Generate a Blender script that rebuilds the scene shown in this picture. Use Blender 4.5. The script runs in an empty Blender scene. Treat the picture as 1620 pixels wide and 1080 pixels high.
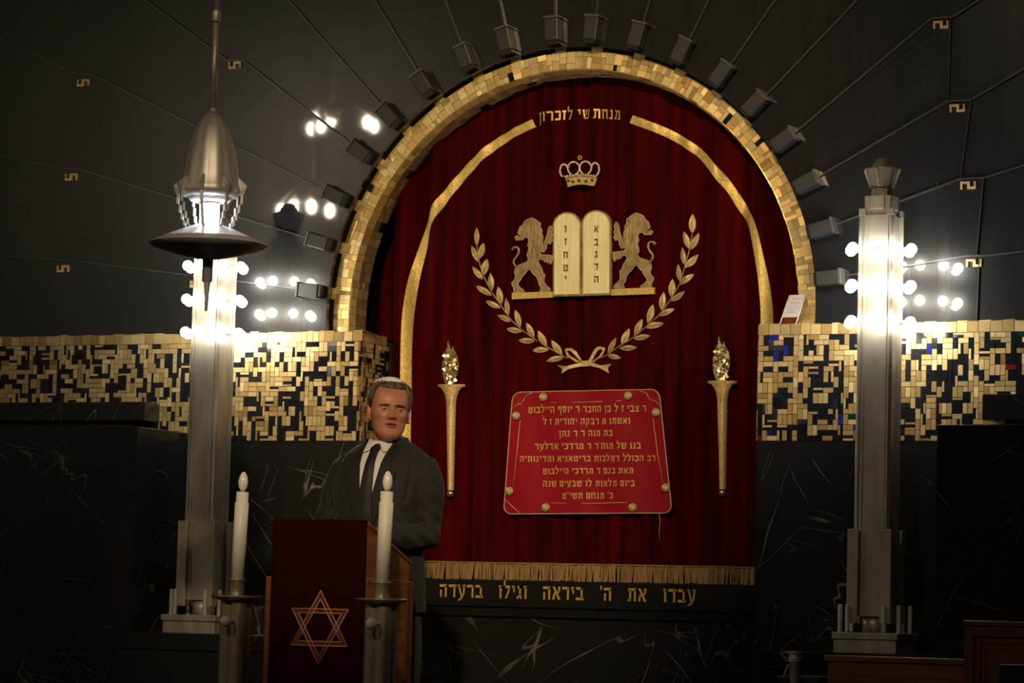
import bpy, math, random
from mathutils import Vector, Matrix
R = math.radians
PI = math.pi
col = bpy.context.scene.collection
scn = bpy.context.scene

# ------------------------------------------------------------------ camera
F_PX, YAW, PITCH, ROLL = 4977.4, 0.43075, 0.08964, 0.02674
CAM = Vector((5.49926, -12.53296, 0.9))
FWD = Vector((-math.sin(YAW) * math.cos(PITCH), math.cos(YAW) * math.cos(PITCH), math.sin(PITCH)))
_r = Vector((math.cos(YAW), math.sin(YAW), 0))
_u = _r.cross(FWD)
RGT = math.cos(ROLL) * _r + math.sin(ROLL) * _u
UPV = -math.sin(ROLL) * _r + math.cos(ROLL) * _u
cd = bpy.data.cameras.new('camera')
cam = bpy.data.objects.new('camera', cd)
col.objects.link(cam)
cd.sensor_width = 36
cd.lens = F_PX / 1620 * 36
cd.clip_end = 200
cam.matrix_world = Matrix((
    (RGT.x, UPV.x, -FWD.x, CAM.x), (RGT.y, UPV.y, -FWD.y, CAM.y), (RGT.z, UPV.z, -FWD.z, CAM.z), (0, 0, 0, 1)))
scn.camera = cam

# ------------------------------------------------------------------ world, exposure, added lights
scn.view_settings.view_transform = 'Standard'
scn.view_settings.look = 'None'
scn.view_settings.gamma = 1
scn.view_settings.exposure = 0.0
w = bpy.data.worlds.new('world')
scn.world = w
w.use_nodes = True
w.node_tree.nodes['Background'].inputs[0].default_value = (1.0, 0.90, 0.8, 1)
w.node_tree.nodes['Background'].inputs[1].default_value = 0.02


def area_light(name, loc, target, size, power, color):
    l = bpy.data.lights.new(name, 'AREA')
    l.energy = power
    l.color = color
    l.size = size
    o = bpy.data.objects.new(name, l)
    col.objects.link(o)
    o.location = loc
    o.rotation_euler = (Vector(target) - Vector(loc)).to_track_quat('-Z', 'Y').to_euler()
    return o


def spot_light(name, loc, target, angle, power, color, radius=0.12):
    l = bpy.data.lights.new(name, 'SPOT')
    l.energy = power
    l.color = color
    l.spot_size = R(angle)
    l.spot_blend = 1.0
    l.shadow_soft_size = radius
    o = bpy.data.objects.new(name, l)
    col.objects.link(o)
    o.location = loc
    o.rotation_euler = (Vector(target) - Vector(loc)).to_track_quat('-Z', 'Y').to_euler()
    return o


# added spots without a known fixture: curtain key, speaker light, wide fill
spot_light('added_curtain_spot', (2.2, -9.0, 6.4), (0.03, 0.0, 2.72), 21, 2300, (1.0, 0.72, 0.43))
spot_light('added_speaker_spot', (3.4, -9.5, 5.2), (-0.05, -1.6, 1.66), 15, 2000, (1.0, 0.74, 0.47))
spot_light('added_fill_spot', (0.5, -12.0, 6.6), (0.2, -0.5, 1.5), 40, 330, (1.0, 0.78, 0.55))


def at(px, py, Y):
    """The point of the vertical plane at depth Y that the photograph shows at (px, py)."""
    d = FWD + RGT * ((px - 810) / F_PX) - UPV * ((py - 540) / F_PX)
    return CAM + d * ((Y - CAM.y) / d.y)


# ------------------------------------------------------------------ materials
M = {}


def mat(name, color, rough=0.5, metal=0.0, **kw):
    m = bpy.data.materials.new(name)
    m.use_nodes = True
    b = m.node_tree.nodes['Principled BSDF']
    b.inputs['Base Color'].default_value = (*color, 1)
    b.inputs['Roughness'].default_value = rough
    b.inputs['Metallic'].default_value = metal
    for k, v in kw.items():
        b.inputs[k.replace('_', ' ')].default_value = v
    M[name] = m
    return m


def nodes(m):
    return m.node_tree.nodes, m.node_tree.links, m.node_tree.nodes['Principled BSDF']


def island_variation(m, c0, c1, r0=None, r1=None):
    n, l, b = nodes(m)
    g = n.new('ShaderNodeNewGeometry')
    cr = n.new('ShaderNodeValToRGB')
    cr.color_ramp.elements[0].color = (*c0, 1)
    cr.color_ramp.elements[1].color = (*c1, 1)
    l.new(g.outputs['Random Per Island'], cr.inputs[0])
    l.new(cr.outputs[0], b.inputs['Base Color'])
    if r0 is not None:
        w_ = n.new('ShaderNodeTexWhiteNoise')
        w_.noise_dimensions = '1D'
        mr = n.new('ShaderNodeMapRange')
        mr.inputs['To Min'].default_value = r0
        mr.inputs['To Max'].default_value = r1
        l.new(g.outputs['Random Per Island'], w_.inputs['W'])
        l.new(w_.outputs['Value'], mr.inputs['Value'])
        l.new(mr.outputs[0], b.inputs['Roughness'])


def noise_color(m, c0, c1, scale=5, stretch=(1, 1, 1), detail=4, bump=0.0, lo=0.35, hi=0.65):
    n, l, b = nodes(m)
    tc = n.new('ShaderNodeTexCoord')
    mp = n.new('ShaderNodeMapping')
    mp.inputs['Scale'].default_value = stretch
    t = n.new('ShaderNodeTexNoise')
    t.inputs['Scale'].default_value = scale
    t.inputs['Detail'].default_value = detail
    cr = n.new('ShaderNodeValToRGB')
    cr.color_ramp.elements[0].position = lo
    cr.color_ramp.elements[1].position = hi
    cr.color_ramp.elements[0].color = (*c0, 1)
    cr.color_ramp.elements[1].color = (*c1, 1)
    l.new(tc.outputs['Object'], mp.inputs[0])
    l.new(mp.outputs[0], t.inputs['Vector'])
    l.new(t.outputs['Fac'], cr.inputs[0])
    l.new(cr.outputs[0], b.inputs['Base Color'])
    if bump:
        bp = n.new('ShaderNodeBump')
        bp.inputs['Strength'].default_value = bump
        bp.inputs['Distance'].default_value = 0.01
        l.new(t.outputs['Fac'], bp.inputs['Height'])
        l.new(bp.outputs[0], b.inputs['Normal'])


def emit(name, color, strength):
    m = bpy.data.materials.new(name)
    m.use_nodes = True
    b = m.node_tree.nodes['Principled BSDF']
    b.inputs['Base Color'].default_value = (0.8, 0.8, 0.8, 1)
    b.inputs['Emission Color'].default_value = (*color, 1)
    b.inputs['Emission Strength'].default_value = strength
    M[name] = m
    return m


mat('black_glass', (0.012, 0.012, 0.013), 0.17, Coat_Weight=0.75, Coat_Roughness=0.025)
n, l, b = nodes(M['black_glass'])
tc = n.new('ShaderNodeTexCoord'); mp = n.new('ShaderNodeMapping'); mp.inputs['Scale'].default_value = (9, 1, 0.8)
t = n.new('ShaderNodeTexNoise'); t.inputs['Scale'].default_value = 2.5; t.inputs['Detail'].default_value = 5
mr = n.new('ShaderNodeMapRange'); mr.inputs['To Min'].default_value = 0.20; mr.inputs['To Max'].default_value = 0.30
l.new(tc.outputs['Object'], mp.inputs[0]); l.new(mp.outputs[0], t.inputs['Vector'])
l.new(t.outputs['Fac'], mr.inputs['Value']); l.new(mr.outputs[0], b.inputs['Roughness'])

mat('joint_metal', (0.09, 0.09, 0.095), 0.3, 0.6)
mat('recess', (0.006, 0.006, 0.006), 0.6)
mat('gold_tile', (0.8, 0.55, 0.2), 0.3, 0.5)
island_variation(M['gold_tile'], (0.50, 0.33, 0.11), (0.86, 0.66, 0.32), 0.25, 0.5)
mat('arch_gold', (0.8, 0.55, 0.2), 0.3, 0.65)
island_variation(M['arch_gold'], (0.66, 0.43, 0.12), (1.0, 0.80, 0.36), 0.22, 0.5)
mat('black_tile', (0.012, 0.014, 0.018), 0.12)
mat('blue_tile', (0.02, 0.025, 0.25), 0.12)
mat('red_tile', (0.22, 0.015, 0.012), 0.15)
mat('green_tile', (0.01, 0.05, 0.03), 0.15)
mat('grout', (0.05, 0.038, 0.02), 0.8)

mat('black_marble', (0.01, 0.01, 0.01), 0.2)
n, l, b = nodes(M['black_marble'])
tc = n.new('ShaderNodeTexCoord')
veins = None
for rot, sc_, loc_, scale, width, amount in ((0.75, (2.6, 1, 0.45), (0, 0, 0), 1.15, 0.0042, 1.0), (-0.35, (3.4, 1, 0.5), (5, 2, 1), 1.3, 0.0040, 0.8), (1.35, (3.6, 1, 0.5), (2, 7, 4), 1.2, 0.0036, 0.6), (-0.95, (3.0, 1, 0.5), (9, 1, 3), 1.1, 0.0036, 0.7)):
    m1 = n.new('ShaderNodeMapping'); m1.inputs['Rotation'].default_value = (0, rot, 0); m1.inputs['Location'].default_value = loc_
    m2 = n.new('ShaderNodeMapping'); m2.inputs['Scale'].default_value = sc_
    l.new(tc.outputs['Object'], m1.inputs[0]); l.new(m1.outputs[0], m2.inputs[0])
    nz = n.new('ShaderNodeTexNoise'); nz.inputs['Scale'].default_value = scale; nz.inputs['Detail'].default_value = 3.5; nz.inputs['Roughness'].default_value = 0.4
    l.new(m2.outputs[0], nz.inputs['Vector'])
    su = n.new('ShaderNodeMath'); su.operation = 'SUBTRACT'; su.inputs[1].default_value = 0.5
    ab = n.new('ShaderNodeMath'); ab.operation = 'ABSOLUTE'
    l.new(nz.outputs['Fac'], su.inputs[0]); l.new(su.outputs[0], ab.inputs[0])
    mr = n.new('ShaderNodeMapRange'); mr.inputs['From Max'].default_value = width * 0.8; mr.inputs['To Min'].default_value = amount; mr.inputs['To Max'].default_value = 0
    l.new(ab.outputs[0], mr.inputs['Value'])
    mk = n.new('ShaderNodeTexNoise'); mk.inputs['Scale'].default_value = 3.4; mk.inputs['Detail'].default_value = 4
    l.new(m1.outputs[0], mk.inputs['Vector'])
    mc = n.new('ShaderNodeValToRGB'); mc.color_ramp.elements[0].position = 0.50; mc.color_ramp.elements[1].position = 0.66
    l.new(mk.outputs['Fac'], mc.inputs[0])
    mu = n.new('ShaderNodeMath'); mu.operation = 'MULTIPLY'
    l.new(mr.outputs[0], mu.inputs[0]); l.new(mc.outputs[0], mu.inputs[1])
    if veins is None: veins = mu
    else:
        ad = n.new('ShaderNodeMath'); ad.operation = 'MAXIMUM'
        l.new(veins.outputs[0], ad.inputs[0]); l.new(mu.outputs[0], ad.inputs[1])
        veins = ad
mx = n.new('ShaderNodeMix'); mx.data_type = 'RGBA'
mx.inputs['A'].default_value = (0.015, 0.014, 0.013, 1); mx.inputs['B'].default_value = (0.27, 0.25, 0.235, 1)
l.new(veins.outputs[0], mx.inputs['Factor']); l.new(mx.outputs['Result'], b.inputs['Base Color'])

mat('sill_marble', (0.013, 0.012, 0.011), 0.22)
mat('nickel', (0.46, 0.43, 0.36), 0.42, 0.62)
noise_color(M['nickel'], (0.36, 0.33, 0.26), (0.52, 0.48, 0.39), 14, (1, 1, 0.25), 5, 0.03)
mat('pewter', (0.36, 0.33, 0.27), 0.46, 0.55)
noise_color(M['pewter'], (0.27, 0.26, 0.23), (0.38, 0.365, 0.325), 22, (1, 1, 0.4), 5, 0.02)
mat('dark_pewter', (0.30, 0.295, 0.32), 0.42, 0.25)
mat('brass', (0.36, 0.31, 0.20), 0.4, 0.6)
noise_color(M['brass'], (0.34, 0.30, 0.21), (0.50, 0.45, 0.33), 18, (1, 1, 0.3), 5, 0.02)
emit('bulb_glow', (1.0, 0.955, 0.86), 48)
emit('lantern_glow', (0.82, 0.86, 1.0), 40)
emit('chandelier_glow', (1.0, 0.84, 0.62), 110)
mat('opal_glass', (0.72, 0.72, 0.74), 0.15)
mat('candle_bulb', (0.88, 0.86, 0.76), 0.12)
mat('candle_white', (0.90, 0.86, 0.73), 0.45, Subsurface_Weight=0.1)

mat('velvet', (0.10, 0.003, 0.005), 0.8, Sheen_Weight=0.06, Sheen_Roughness=0.35, Specular_IOR_Level=0.05)
M['velvet'].node_tree.nodes['Principled BSDF'].inputs['Sheen Tint'].default_value = (0.8, 0.05, 0.05, 1)
noise_color(M['velvet'], (0.020, 0.0001, 0.0005), (0.064, 0.0004, 0.0016), 5, (5, 1, 0.25), 4)
mat('cover_velvet', (0.022, 0.0006, 0.002), 0.85, Sheen_Weight=0.04, Specular_IOR_Level=0.1)
M['cover_velvet'].node_tree.nodes['Principled BSDF'].inputs['Sheen Tint'].default_value = (0.5, 0.03, 0.06, 1)
mat('panel_red', (0.25, 0.0012, 0.008), 0.6, Sheen_Weight=0.05, Specular_IOR_Level=0.2)
M['panel_red'].node_tree.nodes['Principled BSDF'].inputs['Sheen Tint'].default_value = (1, 0.1, 0.1, 1)
mat('braid', (0.62, 0.42, 0.10), 0.5, 0.35)
noise_color(M['braid'], (0.58, 0.40, 0.09), (0.82, 0.60, 0.18), 90, (1, 1, 1), 3, 0.15)
mat('gold_thread', (0.62, 0.44, 0.17), 0.5, 0.35)
noise_color(M['gold_thread'], (0.50, 0.34, 0.12), (0.74, 0.55, 0.25), 120, (1, 1, 1), 3, 0.2)
mat('lion_gold', (0.36, 0.26, 0.11), 0.5, 0.3)
noise_color(M['lion_gold'], (0.25, 0.17, 0.07), (0.46, 0.34, 0.15), 45, (1, 1, 0.5), 4, 0.3)
mat('pale_trim', (0.70, 0.52, 0.28), 0.5, 0.3)
mat('ivory_satin', (0.80, 0.68, 0.36), 0.5)
noise_color(M['ivory_satin'], (0.86, 0.74, 0.34), (1.0, 0.92, 0.52), 9, (6, 1, 0.5), 3)
mat('letter_brown', (0.13, 0.07, 0.02), 0.6)
mat('letter_gold', (0.62, 0.40, 0.10), 0.45, 0.35)
mat('sequin', (0.85, 0.66, 0.32), 0.22, 0.9)
mat('button', (0.66, 0.50, 0.22), 0.35, 0.5)
mat('pearl', (0.85, 0.74, 0.58), 0.18, 0.2)
mat('green_gem', (0.03, 0.14, 0.06), 0.1)
mat('red_gem', (0.20, 0.01, 0.01), 0.1)
mat('fringe', (0.25, 0.15, 0.05), 0.7)
noise_color(M['fringe'], (0.14, 0.08, 0.02), (0.34, 0.21, 0.07), 60, (4, 1, 0.2), 3)
mat('star_thread', (0.62, 0.32, 0.13), 0.6)
mat('star_fill', (0.13, 0.016, 0.008), 0.8)

mat('lectern_wood', (0.2, 0.07, 0.02), 0.4)
noise_color(M['lectern_wood'], (0.19, 0.062, 0.014), (0.32, 0.115, 0.028), 5, (1, 1, 9), 6, 0.02)
mat('bench_wood', (0.1, 0.03, 0.01), 0.4)
noise_color(M['bench_wood'], (0.10, 0.032, 0.010), (0.19, 0.064, 0.02), 7, (0.7, 1, 9), 6, 0.03)
mat('red_wood', (0.1, 0.022, 0.01), 0.4)
noise_color(M['red_wood'], (0.075, 0.018, 0.006), (0.13, 0.032, 0.012), 7, (5, 1, 0.6), 6, 0.02)
mat('black_plastic', (0.008, 0.008, 0.008), 0.35)
mat('block_paint', (0.03, 0.03, 0.031), 0.4)
mat('block_cap', (0.085, 0.083, 0.08), 0.35)
mat('white_card', (0.60, 0.55, 0.52), 0.5)
mat('print_grey', (0.30, 0.24, 0.24), 0.7)
mat('clear_edge', (0.75, 0.72, 0.70), 0.15)
mat('floor_wood', (0.05, 0.03, 0.02), 0.5)
noise_color(M['floor_wood'], (0.03, 0.018, 0.012), (0.07, 0.04, 0.022), 3, (1, 8, 1), 5)
mat('hall_plaster', (0.55, 0.48, 0.38), 0.8)
mat('hall_dark', (0.05, 0.045, 0.04), 0.7)

mat('skin', (0.44, 0.20, 0.12), 0.5, Subsurface_Weight=0.08)
M['skin'].node_tree.nodes['Principled BSDF'].inputs['Subsurface Radius'].default_value = (0.01, 0.004, 0.002)
noise_color(M['skin'], (0.36, 0.135, 0.070), (0.47, 0.20, 0.115), 18, (1, 1, 1), 3)
mat('lip', (0.33, 0.115, 0.085), 0.45)
mat('mouth_dark', (0.03, 0.008, 0.006), 0.6)
mat('hair', (0.11, 0.065, 0.03), 0.5)
noise_color(M['hair'], (0.028, 0.014, 0.006), (0.11, 0.065, 0.03), 60, (1, 1, 0.35), 4, 0.6)
mat('brow_hair', (0.09, 0.045, 0.02), 0.7)
mat('eye_white', (0.44, 0.40, 0.36), 0.3)
mat('iris', (0.04, 0.025, 0.015), 0.1)
mat('kippah_satin', (0.88, 0.86, 0.80), 0.4)
mat('suit', (0.026, 0.027, 0.022), 0.8, Sheen_Weight=0.06)
noise_color(M['suit'], (0.009, 0.0095, 0.008), (0.015, 0.0155, 0.013), 150, (1, 1, 1), 2)
mat('suit_edge', (0.008, 0.0085, 0.0075), 0.75)
mat('shirt', (0.75, 0.73, 0.66), 0.7)
mat('tie', (0.014, 0.014, 0.017), 0.5)
mat('shoe', (0.01, 0.01, 0.01), 0.3)


# ------------------------------------------------------------------ mesh helpers
class MB:
    def __init__(s):
        s.v, s.f, s.m, s.sm = [], [], [], []

    def add(s, verts, faces, mi=0, smooth=False):
        o = len(s.v)
        s.v += [tuple(p) for p in verts]
        for f in faces:
            s.f.append([o + i for i in f]); s.m.append(mi); s.sm.append(smooth)

    def box(s, x0, x1, y0, y1, z0, z1, mi=0):
        v = [(x, y, z) for x in (x0, x1) for y in (y0, y1) for z in (z0, z1)]
        s.add(v, [(0, 1, 3, 2), (4, 6, 7, 5), (0, 4, 5, 1), (2, 3, 7, 6), (0, 2, 6, 4), (1, 5, 7, 3)], mi)

    def prism(s, poly, off, mi=0, smooth=False):
        """A 3-D polygon pushed along the vector off."""
        k = len(poly)
        off = Vector(off)
        v = [Vector(p) for p in poly] + [Vector(p) + off for p in poly]
        s.add(v, [tuple(range(k))[::-1], tuple(range(k, 2 * k))] + [(i, (i + 1) % k, k + (i + 1) % k, k + i) for i in range(k)], mi, smooth)

    def lathe(s, prof, c=(0, 0, 0), seg=24, mi=0, smooth=True, wave=None, cap=True):
        v, f = [], []
        for (r, z) in prof:
            for k in range(seg):
                a = 2 * PI * k / seg
                rr = r * (wave(a, z) if wave else 1)
                v.append((c[0] + rr * math.cos(a), c[1] + rr * math.sin(a), c[2] + z))
        for i in range(len(prof) - 1):
            for k in range(seg):
                k2 = (k + 1) % seg
                f.append((i * seg + k, i * seg + k2, (i + 1) * seg + k2, (i + 1) * seg + k))
        if cap:
            f.append(tuple(range(seg))[::-1])
            f.append(tuple((len(prof) - 1) * seg + k for k in range(seg)))
        s.add(v, f, mi, smooth)

    def tube(s, pts, rad, seg=10, mi=0, smooth=True, cap=True, flat=1.0, up=None):
        pts = [Vector(p) for p in pts]
        if not isinstance(rad, (list, tuple)):
            rad = [rad] * len(pts)
        v, f = [], []
        prev = None
        for i, p in enumerate(pts):
            t_ = (pts[min(i + 1, len(pts) - 1)] - pts[max(i - 1, 0)]).normalized()
            ref = Vector(up) if up else (Vector((0, 0, 1)) if abs(t_.z) < 0.9 else Vector((0, 1, 0)))
            if prev is not None and not up:
                ref = prev
            a = (ref - t_ * ref.dot(t_)).normalized()
            prev = a
            b_ = t_.cross(a)
            for k in range(seg):
                an = 2 * PI * k / seg
                v.append(p + a * math.cos(an) * rad[i] * flat + b_ * math.sin(an) * rad[i])
        for i in range(len(pts) - 1):
            for k in range(seg):
                k2 = (k + 1) % seg
                f.append((i * seg + k, i * seg + k2, (i + 1) * seg + k2, (i + 1) * seg + k))
        if cap:
            f.append(tuple(range(seg))[::-1])
            f.append(tuple((len(pts) - 1) * seg + k for k in range(seg)))
        s.add(v, f, mi, smooth)

    def sphere(s, c, r, seg=16, rings=10, mi=0, sc=(1, 1, 1)):
        v, f = [], []
        for i in range(rings + 1):
            ph = PI * i / rings
            for k in range(seg):
                a = 2 * PI * k / seg
                v.append((c[0] + sc[0] * r * math.sin(ph) * math.cos(a), c[1] + sc[1] * r * math.sin(ph) * math.sin(a), c[2] - sc[2] * r * math.cos(ph)))
        for i in range(rings):
            for k in range(seg):
                k2 = (k + 1) % seg
                f.append((i * seg + k, i * seg + k2, (i + 1) * seg + k2, (i + 1) * seg + k))
        s.add(v, f, mi, True)

    def grid(s, rows, mi=0, smooth=True, closed=False):
        nr, nc = len(rows), len(rows[0])
        v = [p for r_ in rows for p in r_]
        f = []
        for i in range(nr - 1):
            for k in range(nc if closed else nc - 1):
                k2 = (k + 1) % nc
                f.append((i * nc + k, i * nc + k2, (i + 1) * nc + k2, (i + 1) * nc + k))
        s.add(v, f, mi, smooth)

    def mesh(s, name, mats):
        me = bpy.data.meshes.new(name)
        me.from_pydata(s.v, [], s.f)
        for m_ in mats:
            me.materials.append(M[m_])
        me.polygons.foreach_set('material_index', s.m)
        me.polygons.foreach_set('use_smooth', s.sm)
        me.update()
        return me

    def build(s, name, mats, parent=None, bevel=0.0, recalc=True):
        if isinstance(mats, str):
            mats = [mats]
        me = s.mesh(name, mats)
        if recalc:
            import bmesh
            bm = bmesh.new(); bm.from_mesh(me)
            bmesh.ops.remove_doubles(bm, verts=bm.verts, dist=1e-6) if False else None
            bmesh.ops.recalc_face_normals(bm, faces=bm.faces)
            bm.to_mesh(me); bm.free()
        o = bpy.data.objects.new(name, me)
        col.objects.link(o)
        if parent:
            o.parent = parent
        if bevel:
            bv = o.modifiers.new('bevel', 'BEVEL')
            bv.width = bevel; bv.segments = 2; bv.limit_method = 'ANGLE'
        return o


def tag(o, label=None, cat=None, group=None, kind=None):
    if label: o['label'] = label
    if cat: o['category'] = cat
    if group: o['group'] = group
    if kind: o['kind'] = kind
    return o


def empty(name, loc=(0, 0, 0), rz=0.0):
    o = bpy.data.objects.new(name, None)
    o.empty_display_size = 0.1
    col.objects.link(o)
    o.location = loc
    o.rotation_euler.z = rz
    return o


def copy_tree(o, parent=None):
    c = o.copy()
    col.objects.link(c)
    if parent: c.parent = parent
    for ch in list(o.children):
        copy_tree(ch, c)
    return c


def _q(x0, x1, y0, y1):
    return [(x0, y0), (x1, y0), (x1, y1), (x0, y1)]


# square Hebrew letters as cut pieces: (advance width, polygons), letter height 1
GLYPH = {
    'א': (.74, [[(.02, 1), (.2, 1), (.72, 0), (.52, 0)], [(.50, 1), (.70, 1), (.66, .65), (.48, .40), (.41, .50), (.54, .70)], [(.23, .64), (.31, .50), (.22, .30), (.2, 0), (.02, 0), (.07, .35)]]),
    'ב': (.68, [_q(.02, .56, .8, 1), _q(.41, .57, .1, 1), _q(0, .67, 0, .2)]),
    'ג': (.46, [_q(.06, .36, .8, 1), _q(.21, .36, .28, 1), [(.21, .36), (.36, .36), (.44, 0), (.30, 0)], [(.24, .38), (.24, .2), (.12, 0), (-.02, 0), (0, .12)]]),
    'ד': (.68, [_q(0, .67, .8, 1), _q(.42, .58, 0, .9)]),
    'ה': (.70, [_q(0, .64, .8, 1), _q(.48, .64, 0, .9), _q(.05, .20, 0, .58)]),
    'ו': (.32, [_q(.02, .27, .8, 1), _q(.11, .27, 0, .9)]),
    'ז': (.38, [_q(0, .36, .8, 1), [(.14, .85), (.28, .85), (.24, 0), (.10, 0)]]),
    'ח': (.72, [_q(0, .66, .8, 1), _q(.50, .66, 0, .9), _q(.05, .21, 0, .9)]),
    'ט': (.72, [_q(.06, .21, 0, 1), _q(0, .21, .85, 1), _q(.06, .66, 0, .18), _q(.51, .66, 0, 1), _q(.36, .66, .82, 1), _q(.36, .46, .58, .9)]),
    'י': (.32, [_q(.02, .27, .8, 1), [(.12, .9), (.27, .9), (.25, .48), (.15, .48)]]),
    'כ': (.62, [_q(.02, .52, .8, 1), [(.40, .8), (.52, 1), (.58, .85), (.58, .15), (.52, 0), (.40, .2)], _q(.02, .52, 0, .2)]),
    'ל': (.60, [_q(.02, .15, .8, 1.42), _q(.02, .56, .8, 1), [(.40, .85), (.56, .85), (.52, .55), (.28, 0), (.12, 0), (.38, .6)]]),
    'מ': (.74, [_q(.32, .62, .8, 1), [(.50, .8), (.62, 1), (.68, .85), (.68, 0), (.52, 0)], _q(.36, .6, 0, .18), [(.03, 1), (.18, 1), (.34, .72), (.24, .62)], [(.22, .72), (.34, .76), (.17, 0), (0, 0)]]),
    'ם': (.70, [_q(.02, .64, .8, 1), _q(.48, .64, 0, .9), _q(.08, .24, 0, .9), _q(.2, .5, 0, .18)]),
    'נ': (.46, [_q(.1, .36, .8, 1), _q(.21, .36, .1, .9), _q(0, .36, 0, .19)]),
    'ן': (.32, [_q(.02, .27, .8, 1), [(.11, .9), (.27, .9), (.24, -.38), (.15, -.38)]]),
    'ס': (.70, [_q(0, .60, .8, 1), [(.06, .85), (.22, .85), (.36, .12), (.24, 0)], [(.48, .9), (.66, .9), (.60, .4), (.46, 0), (.32, 0), (.47, .45)], [(.22, 0), (.48, 0), (.54, .19), (.17, .19)]]),
    'ע': (.70, [[(.50, .9), (.66, .9), (.60, .3), (.34, -.16), (.06, -.28), (.04, -.16), (.26, -.04), (.46, .3)], [(.04, .9), (.18, .9), (.40, .12), (.30, -.02)], _q(0, .2, .82, 1), _q(.44, .68, .82, 1)]),
    'ף': (.64, [_q(.02, .6, .8, 1), [(.44, .9), (.6, .9), (.58, -.38), (.48, -.38)], _q(.06, .2, .48, .9), _q(.06, .32, .48, .62)]),
    'צ': (.68, [_q(0, .62, 0, .19), [(.02, 1), (.18, 1), (.62, .1), (.44, .1)], [(.46, 1), (.66, 1), (.60, .7), (.42, .42), (.36, .54), (.48, .75)]]),
    'ק': (.68, [_q(0, .64, .8, 1), [(.48, .9), (.64, .9), (.58, .3), (.40, 0), (.30, .06), (.44, .35)], [(.05, .6), (.20, .6), (.18, -.38), (.08, -.38)]]),
    'ר': (.62, [_q(0, .52, .8, 1), [(.42, .85), (.52, 1), (.58, .85), (.58, 0), (.42, 0)]]),
    'ש': (.84, [[(.12, 0), (.62, 0), (.72, .19), (.12, .19)], [(.03, .9), (.18, .9), (.26, .1), (.12, 0)], [(.36, .9), (.50, .9), (.44, .5), (.22, .28), (.20, .42), (.34, .55)], [(.65, .9), (.80, .9), (.73, .15), (.58, 0)], _q(0, .2, .82, 1), _q(.32, .52, .82, 1), _q(.6, .82, .82, 1)]),
    'ת': (.74, [_q(.03, .68, .8, 1), _q(.52, .68, 0, .9), _q(.13, .27, .05, .9), _q(0, .25, 0, .17)]),
    '׳': (.20, [[(.05, 1.15), (.19, 1.15), (.10, .82), (.03, .82)]]),
    '״': (.34, [[(.05, 1.15), (.17, 1.15), (.10, .82), (.03, .82)], [(.21, 1.15), (.33, 1.15), (.26, .82), (.19, .82)]]),
}


def text_mesh(body, weight=0.0):
    """Verts (u along the line 0..1, height with 0.59 = letter top) and faces of right-to-left lettering."""
    x, vs, fs = 0.0, [], []
    for ch in reversed(body):
        if ch == ' ':
            x += .42
            continue
        adv, polys = GLYPH[ch]
        for P_ in polys:
            o_ = len(vs)
            vs += [(x + a, b_ * .59) for a, b_ in P_]
            fs.append(tuple(range(o_, o_ + len(P_))))
        x += adv + .13
    x0, x1 = min(v[0] for v in vs), max(v[0] for v in vs)
    return [((v[0] - x0) / (x1 - x0), v[1]) for v in vs], fs


def lay_text(mb, body, fn, thick=0.003, mi=0, weight=0.0):
    """fn(u, v): point for u along the line 0..1, v = height (0 baseline, 0.59 letter top)."""
    vs, fs = text_mesh(body, weight)
    pts = [Vector(fn(u, v)) for u, v in vs]
    mb.add(pts, fs, mi)
    # side walls
    edges = {}
    for f in fs:
        for i in range(len(f)):
            a, b_ = f[i], f[(i + 1) % len(f)]
            edges[(a, b_)] = edges.get((a, b_), 0) + 1
    side = [e for e in edges if (e[1], e[0]) not in edges]
    off = Vector((0, thick, 0))
    nv = len(pts)
    mb.add(pts + [p + off for p in pts], [(a, b_, b_ + nv, a + nv) for a, b_ in side], mi)


# ------------------------------------------------------------------ key positions (metres)
ZC = 2.268           # centre of the arch
RO, RI = 1.15, 1.072  # outer and inner radius of its gold face
ZT, ZB = 2.181, 1.693  # mosaic band top and bottom
YM = -0.14           # face of the mosaic band and of the marble under it
NW = 0.945           # half width of the niche
YC = 0.13            # curtain
YP = -0.05           # black glass panels

# ------------------------------------------------------------------ the room
mb = MB()
mb.box(-8, 8, -16, 1.0, -0.2, 0.0)
tag(mb.build('floor', 'floor_wood'), kind='structure')

wb = MB()
# backing wall with an arched opening, in vertical strips
def opening(x):
    return ZC + math.sqrt(max(0, 1.09 ** 2 - x * x)) if abs(x) < 1.09 else 0
wb.box(-8, -1.09, 0.012, 0.5, 0, 7)
wb.box(1.09, 8, 0.012, 0.5, 0, 7)
wb.box(-1.09, -NW - 0.01, 0.012, 0.5, 0, ZB)
wb.box(NW + 0.01, 1.09, 0.012, 0.5, 0, ZB)
N_ = 96
for i in range(N_):
    a0, a1 = PI * i / N_, PI * (i + 1) / N_
    p0 = (1.09 * math.cos(a0), 1.09 * math.sin(a0) + ZC); p1 = (1.09 * math.cos(a1), 1.09 * math.sin(a1) + ZC)
    wb.prism([(p0[0], .012, p0[1]), (p0[0], .012, 7), (p1[0], .012, 7), (p1[0], .012, p1[1])], (0, .488, 0))
wb.box(-1.2, 1.2, 0.45, 0.55, 0, 3.6)
wall = tag(wb.build('wall_back', 'recess'), kind='structure')

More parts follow.
